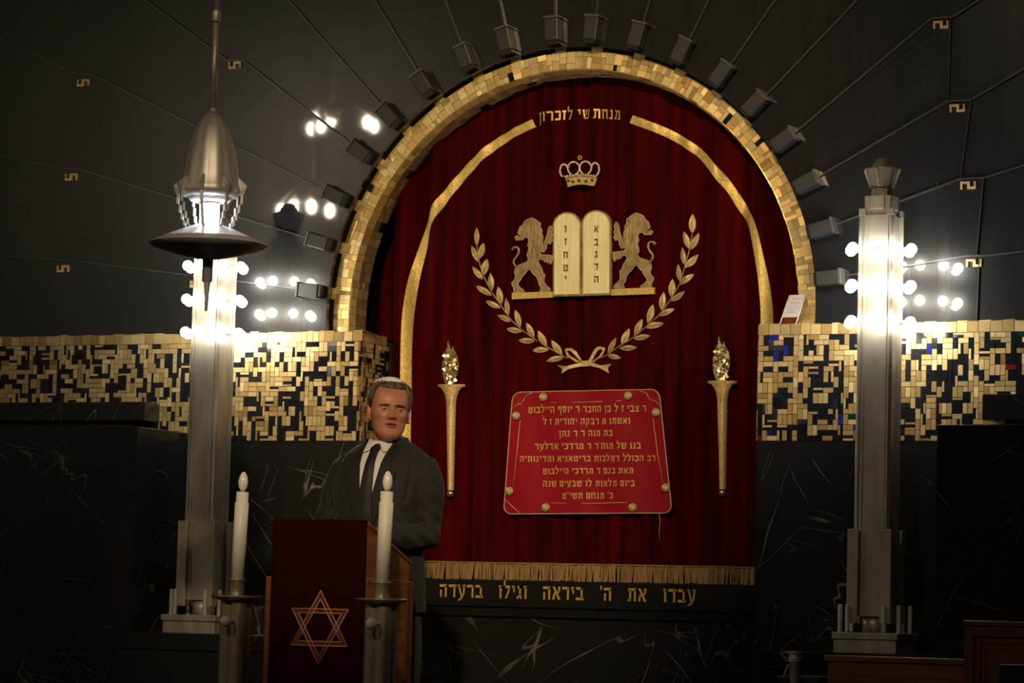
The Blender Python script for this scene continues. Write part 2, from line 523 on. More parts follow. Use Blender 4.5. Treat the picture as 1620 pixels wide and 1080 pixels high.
# radial joints: (box x, box y in the photograph); the polar angle comes from the wall plane
BOXES = [(502, 460), (517, 386), (543, 317), (582, 251), (622, 193), (676, 146), (738, 104), (800, 78), (873, 61), (933, 58), (1003, 66), (1073, 87), (1136, 121), (1191, 165), (1238, 221), (1274, 288), (1302, 360), (1318, 438)]
ANG = []
for bx, by in BOXES:
    p = at(bx, by, -0.10)
    ANG.append(math.atan2(p.z - ZC, p.x))
rng = random.Random(5)
R_OUT = 5.2
def polar(a, r, Y=0.0):
    return Vector((r * math.cos(a), Y, ZC + r * math.sin(a)))
R_IN = RO + 0.012
lo_a = math.asin((ZT - ZC) / R_IN)
sectors = []
edges_ = [PI - lo_a] + ANG + [lo_a]
for i in range(len(edges_) - 1):
    sectors.append((edges_[i], edges_[i + 1]))
for i, (a0, a1) in enumerate(sectors):
    k = 8
    inner = [polar(a0 + (a1 - a0) * j / k, R_IN) for j in range(k + 1)]
    if i == 0:
        outer = [polar(a1, R_OUT), Vector((-R_OUT, 0, ZC + R_OUT * math.tan(PI - a1))), Vector((-R_OUT, 0, ZT))][1:]
        outer = [Vector((-R_OUT, 0, ZC + R_OUT * math.tan(PI - a1))), Vector((-R_OUT, 0, ZT))]
    elif i == len(sectors) - 1:
        outer = [Vector((R_OUT, 0, ZT)), Vector((R_OUT, 0, ZC + R_OUT * math.tan(a0)))]
    else:
        outer = [polar(a1, R_OUT), polar(a0, R_OUT)]
    poly = inner + outer
    mid = sum(inner, Vector()) / len(inner)
    tx, tz = rng.uniform(-1, 1) * 0.0025, rng.uniform(-1, 1) * 0.0025
    if i in (0, len(sectors) - 1): tx = tz = 0
    fr = [Vector((p.x, YP + tx * (p.x - mid.x) + tz * (p.z - mid.z), p.z)) for p in poly]
    pb = MB()
    kk = len(fr)
    pb.add(fr + [Vector((p.x, 0.011, p.z)) for p in fr], [tuple(range(kk))[::-1], tuple(range(kk, 2 * kk))] + [(j, (j + 1) % kk, kk + (j + 1) % kk, kk + j) for j in range(kk)])
    pb.build('glass_panel', 'black_glass', wall)

# thin strips over the radial joints, with the small steps at the gold inlays
jb = MB()
def strip(pts, wdt=0.007):
    pts = [Vector(p) for p in pts]
    for p, q in zip(pts[:-1], pts[1:]):
        d = (q - p).normalized()
        s_ = Vector((-d.z, 0, d.x)) * wdt * .5
        jb.prism([p + s_, p - s_, q - s_, q + s_], (0, 0.02, 0))
YS = YP - 0.012
STEPS = {13: None, 14: (1473, 29, 1506, 27), 15: (1498, 160, 1535, 158), 16: (1518, 283, 1556, 281), 17: (1528, 405, 1562, 404),
         0: (115, 412, 86, 411), 1: (100, 266, 126, 268), 2: (122, 117, 146, 118), 3: (384, 95, 359, 95)}
FAR = {14: (1560, -8), 15: (1600, 120), 16: (1640, 255), 17: (1640, 395), 0: (0, 405), 1: (0, 246), 2: (0, 60), 3: (230, 0)}
for i, a in enumerate(ANG):
    p0 = polar(a, R_IN + 0.01, YS)
    if STEPS.get(i):
        s4 = STEPS[i]
        q0, q1 = at(s4[0], s4[1], YS), at(s4[2], s4[3], YS)
        if i in (1, 2): q0, q1 = at(s4[2], s4[3], YS), at(s4[0], s4[1], YS)
        e = at(*FAR[i], YS)
        strip([p0, q0, q1, q1 + (e - q1) * 3])
    else:
        strip([p0, polar(a, R_OUT, YS)])
for p, q in (((1504, 28), (1500, 158)), ((1536, 160), (1520, 281)), ((1556, 283), (1545, 403)), ((1549, 410), (1545, 507))):
    strip([at(*p, YS), at(*q, YS)], 0.003)
jb.build('joint_strip', 'joint_metal', wall)

# gold meander inlays
INL = [(132, 131, -1, 'gold meander inlay highest at the far left of the black wall'),
       (113, 280, -1, 'gold meander inlay halfway up the far left of the black wall'),
       (100, 425, -1, 'gold meander inlay lowest at the far left, above the mosaic band'),
       (372, 103, -1, 'gold meander inlay beside the rod of the hanging lamp'),
       (311, 449, -1, 'gold meander inlay peeking out beside the bulbs of the left column lamp'),
       (1489, 39, 1, 'topmost gold meander inlay, above and right of the right column lamp'),
       (1515, 171, 1, 'second gold meander inlay from the top, right of the right column lamp'),
       (1532, 293, 1, 'third gold meander inlay from the top, right of the right column lamp'),
       (1541, 416, 1, 'lowest gold meander inlay on the right, in the glow of bulb reflections')]
for x, y, sg, lab in INL:
    c = at(x, y, YP - 0.004)
    h = MB()
    W_, H_ = 0.066, 0.032
    def bx(u0, u1, v0, v1):
        u0, u1 = sorted((sg * u0, sg * u1))
        h.box(u0 * W_, u1 * W_, -0.006, 0.006, v0 * H_, v1 * H_)
    bx(-.5, .12, .2, .5); bx(-.5, -.36, -.5, .2); bx(-.06, .12, -.2, .2); bx(-.06, .5, -.5, -.2); bx(.36, .5, -.2, .5)
    o = h.build('meander_inlay', 'gold_tile')
    o.location = c
    tag(o, lab, 'inlay', 'gold meander inlays on the black wall')

# black blocks around the arch
ORD = ['first', 'second', 'third', 'fourth', 'fifth', 'sixth', 'seventh', 'eighth', 'ninth']
for i, a in enumerate(ANG):
    if i < 9:
        lab = 'black box block, %s up from the left foot of the gold arch' % ORD[i]
    else:
        lab = 'black box block, %s up from the right foot of the gold arch' % ORD[17 - i]
    root = empty('wall_block', polar(a, RO + 0.036, YP))
    root.rotation_euler = (0, -a, 0)      # local x = outwards
    hb = MB(); hb.box(0.0, 0.100, -0.058, 0.0, -0.031, 0.031)
    hb.build('housing', 'block_paint', root, 0.004)
    hb = MB(); hb.box(0.100, 0.111, -0.062, 0.0, -0.035, 0.035)
    hb.build('end_cap', 'block_cap', root, 0.002)
    hb = MB(); hb.box(-0.012, 0.0, -0.052, 0.03, -0.026, 0.026)
    hb.build('inner_face', 'black_plastic', root)
    tag(root, lab, 'block', 'black blocks around the gold arch')

# ------------------------------------------------------------------ gold arch
ag = empty('mosaic_arch', (0, 0, 0))
rng = random.Random(11)
def tile_quad(mb, p, U, V, N, mi, gap=0.0012, tilt=0.03, h=0.004):
    """A tile: p corner, U and V edge vectors, N the outward normal."""
    U, V, N = Vector(U), Vector(V), Vector(N)
    lu, lv = U.length, V.length
    u, v = U / lu, V / lv
    a, b_ = rng.gauss(0, tilt), rng.gauss(0, tilt)
    c = [(gap, gap), (lu - gap, gap), (lu - gap, lv - gap), (gap, lv - gap)]
    top, bot = [], []
    for (s, q) in c:
        base = Vector(p) + u * s + v * q
        bot.append(base)
        top.append(base + N * (h + a * (s - lu / 2) + b_ * (q - lv / 2)))
    mb.add(bot + top, [(4, 5, 6, 7), (0, 1, 5, 4), (1, 2, 6, 5), (2, 3, 7, 6), (3, 0, 4, 7)], mi)

def ring_path():
    """Points (x, z, nx, nz) along the arch from the left foot to the right foot, spaced evenly."""
    pts = []
    leg = ZC - ZT
    L = PI * RO + 2 * leg
    return L, leg
L_, leg = ring_path()
def on_arch(s, r):
    """s metres along the outer edge from the left foot; r radius."""
    if s < leg: return Vector((-r, 0, ZT + s))
    s2 = s - leg
    if s2 < PI * RO:
        a = PI - s2 / RO
        return Vector((r * math.cos(a), 0, ZC + r * math.sin(a)))
    return Vector((r, 0, ZC - (s2 - PI * RO)))

def arch_tiles(mb, s0, s1, f0, f1, mi, tilt=0.04, h=0.003):
    """f0, f1: (radius, y) at the two cross ends."""
    q = [on_arch(s0, f0[0]) + Vector((0, f0[1], 0)), on_arch(s1, f0[0]) + Vector((0, f0[1], 0)), on_arch(s1, f1[0]) + Vector((0, f1[1], 0)), on_arch(s0, f1[0]) + Vector((0, f1[1], 0))]
    c = sum(q, Vector()) / 4
    N = (q[1] - q[0]).cross(q[3] - q[0]).normalized()
    ref = Vector((0, -1, 0)) + (Vector((0, 0, ZC)) - Vector((c.x, 0, c.z))).normalized()
    if N.dot(ref) < 0: N = -N
    a, b_ = rng.gauss(0, tilt), rng.gauss(0, tilt)
    e1, e2 = (q[1] - q[0]).normalized(), (q[3] - q[0]).normalized()
    bot = [c + (p - c) * 0.955 for p in q]
    top = [p + N * (h + a * (p - c).dot(e1) + b_ * (p - c).dot(e2)) for p in bot]
    mb.add(bot + top, [(4, 5, 6, 7), (0, 1, 5, 4), (1, 2, 6, 5), (2, 3, 7, 6), (3, 0, 4, 7)], mi)

PROF = [(RO, 0.0), (RI, 0.0), (RI - 0.012, 0.035), (RI - 0.012, 0.14)]
body = MB()
rows = []
NS = 120
for k in range(NS + 1):
    s = L_ * k / NS
    rows.append([on_arch(s, r) + Vector((0, y + (0.006 if y == 0 else 0), 0)) for r, y in [(RO, 0.010)] + PROF])
body.grid(rows, 0, False)
body.build('arch_bed', 'grout', ag)
face, soff = MB(), MB()
def tcol(pb):
    return 1 if rng.random() < pb else 0
s = 0.0
wid = RO - RI
while s < L_ - 0.002:
    d = min(rng.choice((0.044, 0.044, 0.026, 0.036)), L_ - s)
    k = rng.random()
    if k < 0.35:
        for j in range(3): arch_tiles(face, s, s + d, (RO - wid * j / 3, 0), (RO - wid * (j + 1) / 3, 0), tcol(0.018))
    elif k < 0.75:
        c0 = rng.choice((0.33, 0.67))
        arch_tiles(face, s, s + d, (RO, 0), (RO - wid * c0, 0), tcol(0.018)); arch_tiles(face, s, s + d / 2, (RO - wid * c0, 0), (RI, 0), tcol(0.018)); arch_tiles(face, s + d / 2, s + d, (RO - wid * c0, 0), (RI, 0), tcol(0.018))
    else:
        arch_tiles(face, s, s + d / 2, (RO, 0), (RO - wid / 2, 0), tcol(0.018)); arch_tiles(face, s + d / 2, s + d, (RO, 0), (RO - wid / 2, 0), tcol(0.018)); arch_tiles(face, s, s + d, (RO - wid / 2, 0), (RI, 0), tcol(0.02))
    s += d
for a in ANG:      # the gold nubs under the blocks
    for j in (-1, 1):
        p0, p1 = a + j * 0.022, a
        q = [polar(p0, RO - 0.002, -0.007), polar(p1, RO - 0.002, -0.007), polar(p1, RO + 0.024, -0.007), polar(p0, RO + 0.024, -0.007)]
        face.prism(q, (0, 0.02, 0), 0)
s = 0.0
while s < L_ - 0.002:
    d = min(rng.choice((0.05, 0.035, 0.045)), L_ - s)
    arch_tiles(soff, s, s + d, (RI, 0), (RI - 0.012, 0.035), tcol(0.02), 0.03)
    n3 = rng.choice((2, 3))
    for j in range(n3):
        arch_tiles(soff, s, s + d, (RI - 0.012, 0.035 + 0.105 * j / n3), (RI - 0.012, 0.035 + 0.105 * (j + 1) / n3), tcol(0.018), 0.03)
    s += d
face.build('arch_face', ['arch_gold', 'black_tile'], ag, recalc=False)
soff.build('arch_soffit', ['arch_gold', 'black_tile'], ag, recalc=False)
tag(ag, 'round arch of gold mosaic tiles framing the red curtain', 'arch')

# ------------------------------------------------------------------ mosaic bands
UNIT = 0.0222
def mosaic_field(mb, p, U, V, N, nu, nv, pblack=0.41, colour=0.0):
    """Fill nu x nv cells with gold and black dominoes."""
    p, U, V, N = Vector(p), Vector(U), Vector(V), Vector(N)
    occ = [[False] * nv for _ in range(nu)]
    def put(i, j, a, b_, mi=None):
        if mi is None:
            r_ = rng.random()
            mi = 1 if r_ < pblack else 0
            if colour and mi == 1 and rng.random() < colour: mi = rng.choice((2, 2, 2, 3, 4))
        tile_quad(mb, p + U * (i * UNIT) + V * (j * UNIT), U * (a * UNIT), V * (b_ * UNIT), N, mi)
    for j in range(nv):
        for i in range(nu):
            if occ[i][j]: continue
            hor = i + 1 < nu and not occ[i + 1][j]
            ver = j + 1 < nv and not occ[i][j + 1]
            k = rng.random()
            if hor and (k < 0.44 or not ver) and k < 0.93:
                occ[i][j] = occ[i + 1][j] = True
                if rng.random() < 0.2:
                    c_ = rng.choice(((0, 1), (1, 0)))
                    put(i, j, 2, .5, c_[0]); put(i, j + .5, 2, .5, c_[1])
                else: put(i, j, 2, 1)
            elif ver and k < 0.93:
                occ[i][j] = occ[i][j + 1] = True
                if rng.random() < 0.12:
                    c_ = rng.choice(((0, 1), (1, 0)))
                    put(i, j, .5, 2, c_[0]); put(i + .5, j, .5, 2, c_[1])
                else: put(i, j, 1, 2)
            else:
                occ[i][j] = True
                put(i, j, 1, 1)

TILES = ['gold_tile', 'black_tile', 'blue_tile', 'red_tile', 'green_tile', 'grout']
for sg, lab, cfrac in ((-1, 'gold and black mosaic band behind the left column lamp', 0.0), (1, 'gold and black mosaic band with blue tiles behind the right column lamp', 0.07)):
    rng = random.Random(21 + sg)
    root = empty('mosaic_band', (sg * 1.9, YM, ZB))
    xo = 3.6
    def sub(b_, name, mats):
        o = b_.build(name, mats, root, recalc=False)
        o.matrix_parent_inverse = Matrix.Translation(-root.location)
        return o
    bb = MB(); bb.box(*sorted((sg * NW, sg * xo)), YM + 0.002, 0.011, ZB, ZT)
    bb.box(*sorted((sg * NW, sg * 1.088)), 0.0, YC + 0.06, ZB, ZT - 0.022)
    sub(bb, 'band_bed', 'grout')
    fd, tp, jm = MB(), MB(), MB()
    nv = int((ZT - ZB - 0.024) / UNIT)
    nu = int((xo - NW) / UNIT)
    x0 = NW if sg > 0 else -NW - nu * UNIT
    mosaic_field(fd, (x0, YM + .002, ZB), (1, 0, 0), (0, 0, 1), (0, -1, 0), nu, nv, 0.41, cfrac)
    x = 0.0
    zt0 = ZB + nv * UNIT
    while x < nu * UNIT:
        d = rng.choice((0.03, 0.045, 0.045, 0.05))
        tile_quad(tp, (x0 + x, YM + .002, zt0), (d, 0, 0), (0, 0, ZT - zt0), (0, -1, 0), 0)
        tile_quad(tp, (x0 + x, YM, ZT), (d, 0, 0), (0, 0.14, 0), (0, 0, 1), 0, h=0.002)
        x += d
    # the return into the niche
    nj = int((YC + 0.02 - YM) / UNIT)
    mosaic_field(jm, (sg * NW, YM + 0.002, ZB), (0, 1, 0), (0, 0, 1), (-sg, 0, 0), nj, nv, 0.45)
    for j in range(nj // 2):
        tile_quad(jm, (sg * NW, YM + .002 + j * 2 * UNIT, zt0), (0, 2 * UNIT, 0), (0, 0, ZT - zt0), (-sg, 0, 0), 0)
    sub(fd, 'tile_field', TILES); sub(tp, 'top_course', TILES); sub(jm, 'niche_return', TILES)
    tag(root, lab, 'mosaic')

# ------------------------------------------------------------------ black marble
ml = MB()
for sg in (-1, 1):
    ml.box(*sorted((sg * NW, sg * 3.8)), YM, 0.012, 0, ZB)
tag(ml.build('wall_base', 'black_marble'), kind='structure')
ml = MB()
ml.box(-NW + .001, NW - .001, -0.012, 0.36, 0, 0.935)
ml.box(-0.60, -0.597, -0.0135, -0.011, 0, 0.93); ml.box(0.66, 0.663, -0.0135, -0.011, 0, 0.93)
tag(ml.build('wall_niche', 'black_marble'), kind='structure')
for sg, side, where in ((-1, 'left', 'at the left edge'), (1, 'right', 'at the right edge')):
    root = empty('marble_block', (sg * 2.7, -0.36, 0))
    xe = 1.80 if sg < 0 else 1.862
    bb = MB(); bb.box(*sorted((sg * xe - root.location.x, sg * 3.8 - root.location.x)), -0.59 + .36, YM + .36 - .009, 0, 1.728)
    bb.build('block', 'black_marble', root, 0.004)
    bb = MB(); bb.box(*sorted((sg * 1.955 - root.location.x, sg * 3.8 - root.location.x)), -0.28 + .36, YM + .36 - .009, 1.775 if sg < 0 else 1.768, 1.862 if sg < 0 else 1.872)
    bb.build('shelf_slab', 'black_marble', root, 0.003)
    bb = MB(); bb.box(*sorted((sg * 2.05 - root.location.x, sg * 3.8 - root.location.x)), -0.24 + .36, YM + .36 - .009, 1.728, 1.775)
    bb.build('shelf_foot', 'recess', root)
    tag(root, 'veined black marble block with a slab on top %s' % where, 'marble block')

sl = empty('inscribed_sill', (0, 0, 0.94))
sb = MB(); sb.box(-NW + .002, NW - .002, -0.03, 0.10, 0.935 - .94, 0.975 - .94)
sb.build('sill_foot', 'sill_marble', sl)
sb = MB(); sb.box(-NW + .002, NW - .002, -0.045, 0.115, 0.975 - .94, 1.092 - .94)
sb.build('sill_slab', 'sill_marble', sl, 0.004)
sb = MB()
a_, b2 = at(695, 950, -0.047), at(1100, 954, -0.047)
hgt = at(1100, 933, -0.047).z - b2.z
lay_text(sb, 'עבדו   את   ה׳   ביראה   וגילו   ברעדה', lambda u, v: (a_.x + (b2.x - a_.x) * u, -0.0475, 1.012 - .94 + v / 0.59 * hgt), 0.003, 0, 0.008)
tag(sb.build('lettering', 'letter_gold', sl), 'gold Hebrew letters carved along the sill')
tag(sl, 'black marble sill with gold Hebrew letters under the red curtain', 'sill')

# ------------------------------------------------------------------ ark curtain
def fold(x, z):
    t_ = 0.006 * math.sin(x * 47 + 1.3 * math.sin(x * 9) + 0.4 * z) + 0.005 * math.sin(x * 23 + 2 + 0.3 * z) + 0.004 * math.sin(x * 83 + 1)
    e = max(0.0, abs(x) - 0.50)
    t_ += 0.010 * math.sin(x * 14.5 + 0.8 + 0.25 * z) + e * 0.085 * math.sin(x * 33 + 0.9 * z)
    if abs(x) > 0.91:
        t_ += 1.2 * (abs(x) - 0.91)
    return t_
def YCF(x, z):
    return YC + fold(x, z)
cu_root = empty('ark_curtain', (0, YC, 1.1))
def cpart(b_, name, mats, label=None, parent=None, recalc=True):
    o = b_.build(name, mats, parent or cu_root, recalc=recalc)
    if parent is None:
        o.matrix_parent_inverse = Matrix.Translation(-cu_root.location)
    if label: o['label'] = label
    return o
cl = MB()
NX, NZ = 300, 40
rows = []
HEM = 1.165
for j in range(NZ + 1):
    row = []
    for i in range(NX + 1):
        x = -1.058 + 2.116 * i / NX
        top = ZC + math.sqrt(max(0.0, 1.058 ** 2 - x * x)) if True else 0
        if abs(x) > NW - 0.004:
            lo = ZT - 0.0
            x_ = x
        else:
            lo = HEM; x_ = x
        z = lo + (top - lo) * j / NZ
        row.append((x_, YCF(x_, z), z))
    rows.append(row)
cl.grid(rows)
cpart(cl, 'velvet', 'velvet')
cl_back = None

def on_curtain(px, py, lift=0.004):
    p = at(px, py, YC - 0.01)
    return Vector((p.x, YCF(p.x, p.z) - lift, p.z))
def on_board(px, py, lift=0.02):
    p = at(px, py, YC - 0.02)
    return Vector((p.x, YC - lift, p.z))

# braids
def braid(path, width_px, name):
    b_ = MB()
    # resample
    pts = [Vector((x, y)) for x, y in path]
    fine = []
    for i in range(len(pts) - 1):
        p0 = pts[max(i - 1, 0)]; p1 = pts[i]; p2 = pts[i + 1]; p3 = pts[min(i + 2, len(pts) - 1)]
        for k in range(8):
            t_ = k / 8
            fine.append(0.5 * ((2 * p1) + (-p0 + p2) * t_ + (2 * p0 - 5 * p1 + 4 * p2 - p3) * t_ * t_ + (-p0 + 3 * p1 - 3 * p2 + p3) * t_ ** 3))
    fine.append(pts[-1])
    fr, bk = [], []
    for i, p in enumerate(fine):
        d = (fine[min(i + 1, len(fine) - 1)] - fine[max(i - 1, 0)]).normalized()
        nn = Vector((-d.y, d.x)) * width_px / 2
        fr.append([on_curtain(*(p + nn), 0.007), on_curtain(*(p + nn * .4), 0.009), on_curtain(*(p - nn * .4), 0.009), on_curtain(*(p - nn), 0.007)])
    b_.grid(fr)
    b_.grid([[q + Vector((0, .005, 0)) for q in (r_[0], r_[3])] for r_ in fr])
    for e in (0, 3):
        b_.grid([[r_[e], r_[e] + Vector((0, .005, 0))] for r_ in fr])
    cpart(b_, name, 'braid')
braid([(845, 195), (792, 221), (745, 262), (708, 308), (677, 360), (657, 420), (647, 480), (643, 540), (642, 620), (641, 700), (640, 800), (640, 893)], 13.5, 'gold_braid')
braid([(998, 188), (1048, 207), (1080, 224), (1113, 248), (1148, 289), (1172, 327), (1191, 360), (1205, 420), (1212, 480), (1213, 540), (1213, 620), (1212, 760), (1211, 900)], 13.5, 'gold_braid')

# lettering at the top, on a gentle curve
tb = MB()
def top_line(u, v):
    px = 854 + (982 - 854) * u
    py = 187.0 + 6.0 * ((u - 0.55) / 0.55) ** 2 - v / 0.59 * 15 - (u - .5) * 2
    return on_curtain(px, py, 0.006)
lay_text(tb, 'מנחת שי לזכרון', top_line)
cpart(tb, 'lettering', 'letter_gold', 'gold Hebrew letters in an arc at the top of the curtain')

# crown
def Z6(x, y): return (820 + x / 6.75, 150 + y / 6.75)
cr_root = MB()
band = []
top_, bot_ = [], []
for k in range(13):
    t_ = k / 12
    top_.append((512 + (848 - 512) * t_, 888 - 4 * t_ - 14 * math.sin(PI * t_) * 1.2))
    bot_.append((540 + (818 - 540) * t_, 985 - 10 * t_ - 22 * math.sin(PI * t_)))
poly = [on_board(*Z6(*p), 0.03) for p in top_ + bot_[::-1]]
cr_root.prism(poly, (0, 0.012, 0))
cr_o = cpart(cr_root, 'crown', 'gold_thread', 'gold crown set with pearls and gems, embroidered high on the curtain')
lp = MB()
def loop(cx, cy, rx, ry, a0, a1, n_):
    P_ = []
    for k in range(n_ + 1):
        a = R(a0 + (a1 - a0) * k / n_)
        P_.append(on_board(*Z6(cx + rx * math.cos(a), cy - ry * math.sin(a)), 0.034))
    return P_
arcs = [loop(608, 790, 62, 68, -60, 240, 22), loop(735, 785, 62, 68, -60, 240, 22), loop(505, 815, 42, 68, 30, 240, 15), loop(838, 800, 42, 68, -60, 150, 15), loop(670, 675, 17, 20, 0, 360, 8)]
for A in arcs: lp.tube(A, 0.0035, 6)
lp.tube([on_board(*Z6(*p), 0.034) for p in top_], 0.003, 6)
lp.tube([on_board(*Z6(*p), 0.034) for p in bot_], 0.003, 6)
cpart(lp, 'crown_arch', 'gold_thread', None, cr_o)
pe = MB()
for A in arcs[:4]:
    for q in A: pe.sphere(q + Vector((0, -.005, 0)), 0.0042, 8, 6)
for k in range(0, 13, 1): pe.sphere(on_board(*Z6(top_[k][0], top_[k][1] - 12), 0.038), 0.0045, 8, 6)
cpart(pe, 'pearls', 'pearl', None, cr_o)
for (x, y, m_) in ((595, 930, 'green_gem'), (735, 926, 'green_gem'), (662, 918, 'red_gem'), (545, 920, 'red_gem'), (800, 915, 'red_gem')):
    g = MB(); g.sphere(on_board(*Z6(x, y), 0.034), 0.0075, 10, 8, 0, (1, .6, .8))
    cpart(g, 'gem', m_, None, cr_o)
# tablets with lions
def Z4(x, y): return (730 + x / 3.856, 320 + y / 3.856)
def arch_poly(x0, x1, yb0, yb1, ys, ytop, inset=0):
    x0 += inset; x1 -= inset
    P_ = [(x0, yb0 - inset), (x0, ys)]
    c = (x0 + x1) / 2; rx = (x1 - x0) / 2
    for k in range(1, 16):
        a = PI - PI * k / 16
        P_.append((c + rx * math.cos(a), ys - (ys - ytop - inset) * math.sin(a)))
    return P_ + [(x1, ys), (x1, yb1 - inset)]
for (x0, x1, yb0, yb1, ys, yt, L_list, tx) in ((563, 737, 575, 573, 145, 60, 'וזחטי', 643), (739, 919, 572, 566, 135, 48, 'אבגדה', 830)):
    t1 = MB(); t1.prism([on_board(*Z4(*p), 0.030) for p in arch_poly(x0, x1, yb0, yb1, ys, yt)], (0, 0.016, 0))
    to = cpart(t1, 'tablet', 'lion_gold')
    t2 = MB(); t2.prism([on_board(*Z4(*p), 0.034) for p in arch_poly(x0, x1, yb0, yb1, ys, yt, 11)], (0, 0.008, 0))
    cpart(t2, 'tablet_face', 'ivory_satin', None, to)
    ys_ = (185, 262, 343, 422, 492) if x0 < 700 else (185, 265, 340, 415, 492)
    for ch, yy in zip(L_list, ys_):
        hw = {'ו': 5, 'ז': 7, 'י': 5.5, 'ג': 9}.get(ch, 13)
        def let(u, v, yy=yy, hw=hw, tx=tx): return on_board(*Z4(tx - hw + 2 * hw * u, yy - v / 0.59 * 40), 0.036)
        t3 = MB(); lay_text(t3, ch, let, 0.002)
        cpart(t3, 'letter', 'letter_brown', None, to)
for q in ([(312, 552), (563, 545), (563, 581), (312, 592)], [(919, 530), (1180, 519), (1180, 560), (919, 569)]):
    t1 = MB(); t1.prism([on_board(*Z4(*p), 0.028) for p in q], (0, 0.014, 0))
    cpart(t1, 'plinth', 'braid')
LION = [(328, 212), (338, 232), (375, 230), (390, 214), (410, 218), (414, 240), (408, 262), (416, 280), (410, 300), (403, 326), (413, 345), (400, 366), (370, 376), (346, 386), (332, 402), (326, 428), (334, 455),
        (325, 475), (309, 490), (312, 505), (320, 520), (322, 548), (386, 548), (384, 536), (362, 522), (346, 505), (352, 488), (366, 470), (378, 448), (398, 428), (412, 410), (424, 412), (440, 438), (462, 456), (472, 478), (476, 502), (488, 520), (480, 543),
        (547, 543), (545, 528), (520, 508), (506, 488), (508, 462), (512, 440), (500, 430), (494, 405), (476, 375), (470, 362), (482, 348), (504, 350), (512, 366), (522, 360), (530, 374), (536, 362), (546, 382), (557, 360), (559, 324), (532, 322), (492, 320), (484, 306),
        (492, 300), (506, 306), (520, 284), (526, 256), (540, 250), (548, 258), (550, 244), (560, 236), (553, 220), (560, 200), (553, 186), (560, 166), (550, 140), (538, 150), (530, 172), (524, 206), (510, 240), (502, 258), (498, 232), (500, 208), (492, 190), (496, 172), (484, 152), (486, 128), (458, 108), (432, 94), (404, 106), (386, 118), (378, 138), (360, 150), (352, 168), (346, 186), (356, 198), (376, 208), (352, 210), (342, 202)]
TAIL = [(338, 402), (322, 372), (322, 352), (340, 330), (352, 306), (352, 284), (340, 272), (322, 276), (312, 290)]
lin = [on_board(*Z4(*p), 0.024) for p in LION]
tail = [on_board(*Z4(*p), 0.022) for p in TAIL]
MANE = [[(430, 120), (438, 160), (432, 200), (440, 250)], [(455, 130), (462, 180), (456, 230), (462, 285)], [(472, 150), (480, 210), (474, 260), (478, 300)], [(415, 225), (425, 260), (420, 300), (432, 335)], [(440, 270), (446, 310), (440, 340)], [(385, 160), (400, 175), (395, 195)], [(350, 430), (380, 410), (420, 400), (450, 370)], [(470, 430), (485, 470), (500, 500)], [(515, 230), (535, 200), (545, 165)]]
XM = (at(*Z4(562, 400), YC - .02).x + at(*Z4(919, 400), YC - .02).x) / 2
dz = at(*Z4(1050, 66), YC - .02).z - at(*Z4(432, 94), YC - .02).z
for flip in (False, True):
    fx = (lambda p: Vector((2 * XM - p.x, p.y, p.z + dz + 0.001))) if flip else (lambda p: p)
    lb = MB()
    lb.prism([fx(p) for p in lin], (0, 0.010, 0))
    lo_ = cpart(lb, 'lion', 'lion_gold')
    tb_ = MB(); tb_.tube([fx(p) for p in tail], [.006, .0055, .005, .005, .005, .005, .005, .006, .008], 8)
    cpart(tb_, 'tail', 'lion_gold', None, lo_)
    eb = MB()
    eb.tube([fx(p + Vector((0, -.001, 0))) for p in lin + lin[:1]], 0.0017, 5)
    for st in MANE: eb.tube([fx(on_board(*Z4(*p), 0.0255)) for p in st], 0.0014, 5)
    eb.tube([fx(p + Vector((0, -.004, 0))) for p in tail], 0.0016, 5)
    cpart(eb, 'stitched_outline', 'pale_trim', None, lo_)

# wreath
STEM_L = [(95, 262), (108, 350), (130, 440), (180, 550), (240, 640), (300, 715), (380, 785), (450, 835), (530, 885), (620, 940), (700, 970)]
STEM_R = [(1402, 190), (1388, 285), (1362, 385), (1320, 500), (1262, 600), (1200, 690), (1130, 760), (1040, 830), (960, 885), (880, 935), (790, 970)]
LEAF_L = [(95, 262, 92, 153), (103, 362, 57, 265), (130, 468, 63, 392), (176, 565, 92, 510), (228, 642, 142, 600), (298, 725, 210, 685), (370, 788, 272, 770), (450, 847, 350, 842), (535, 898, 437, 905), (615, 940, 525, 968),
          (112, 345, 135, 248), (130, 447, 152, 343), (178, 537, 170, 430), (232, 618, 215, 512), (284, 688, 262, 582), (362, 760, 325, 655), (448, 830, 397, 735), (522, 880, 477, 783), (605, 930, 550, 840)]
LEAF_R = [(1402, 185, 1405, 70), (1393, 285, 1445, 185), (1365, 398, 1438, 315), (1320, 500, 1410, 437), (1270, 598, 1358, 542), (1200, 690, 1288, 645), (1125, 765, 1228, 735), (1052, 830, 1155, 815), (970, 890, 1068, 885), (888, 932, 978, 950),
          (1385, 280, 1352, 175), (1355, 378, 1340, 272), (1322, 478, 1310, 375), (1272, 575, 1278, 465), (1215, 655, 1228, 545), (1142, 738, 1172, 625), (1057, 812, 1103, 710), (980, 868, 1022, 768), (893, 918, 948, 828)]
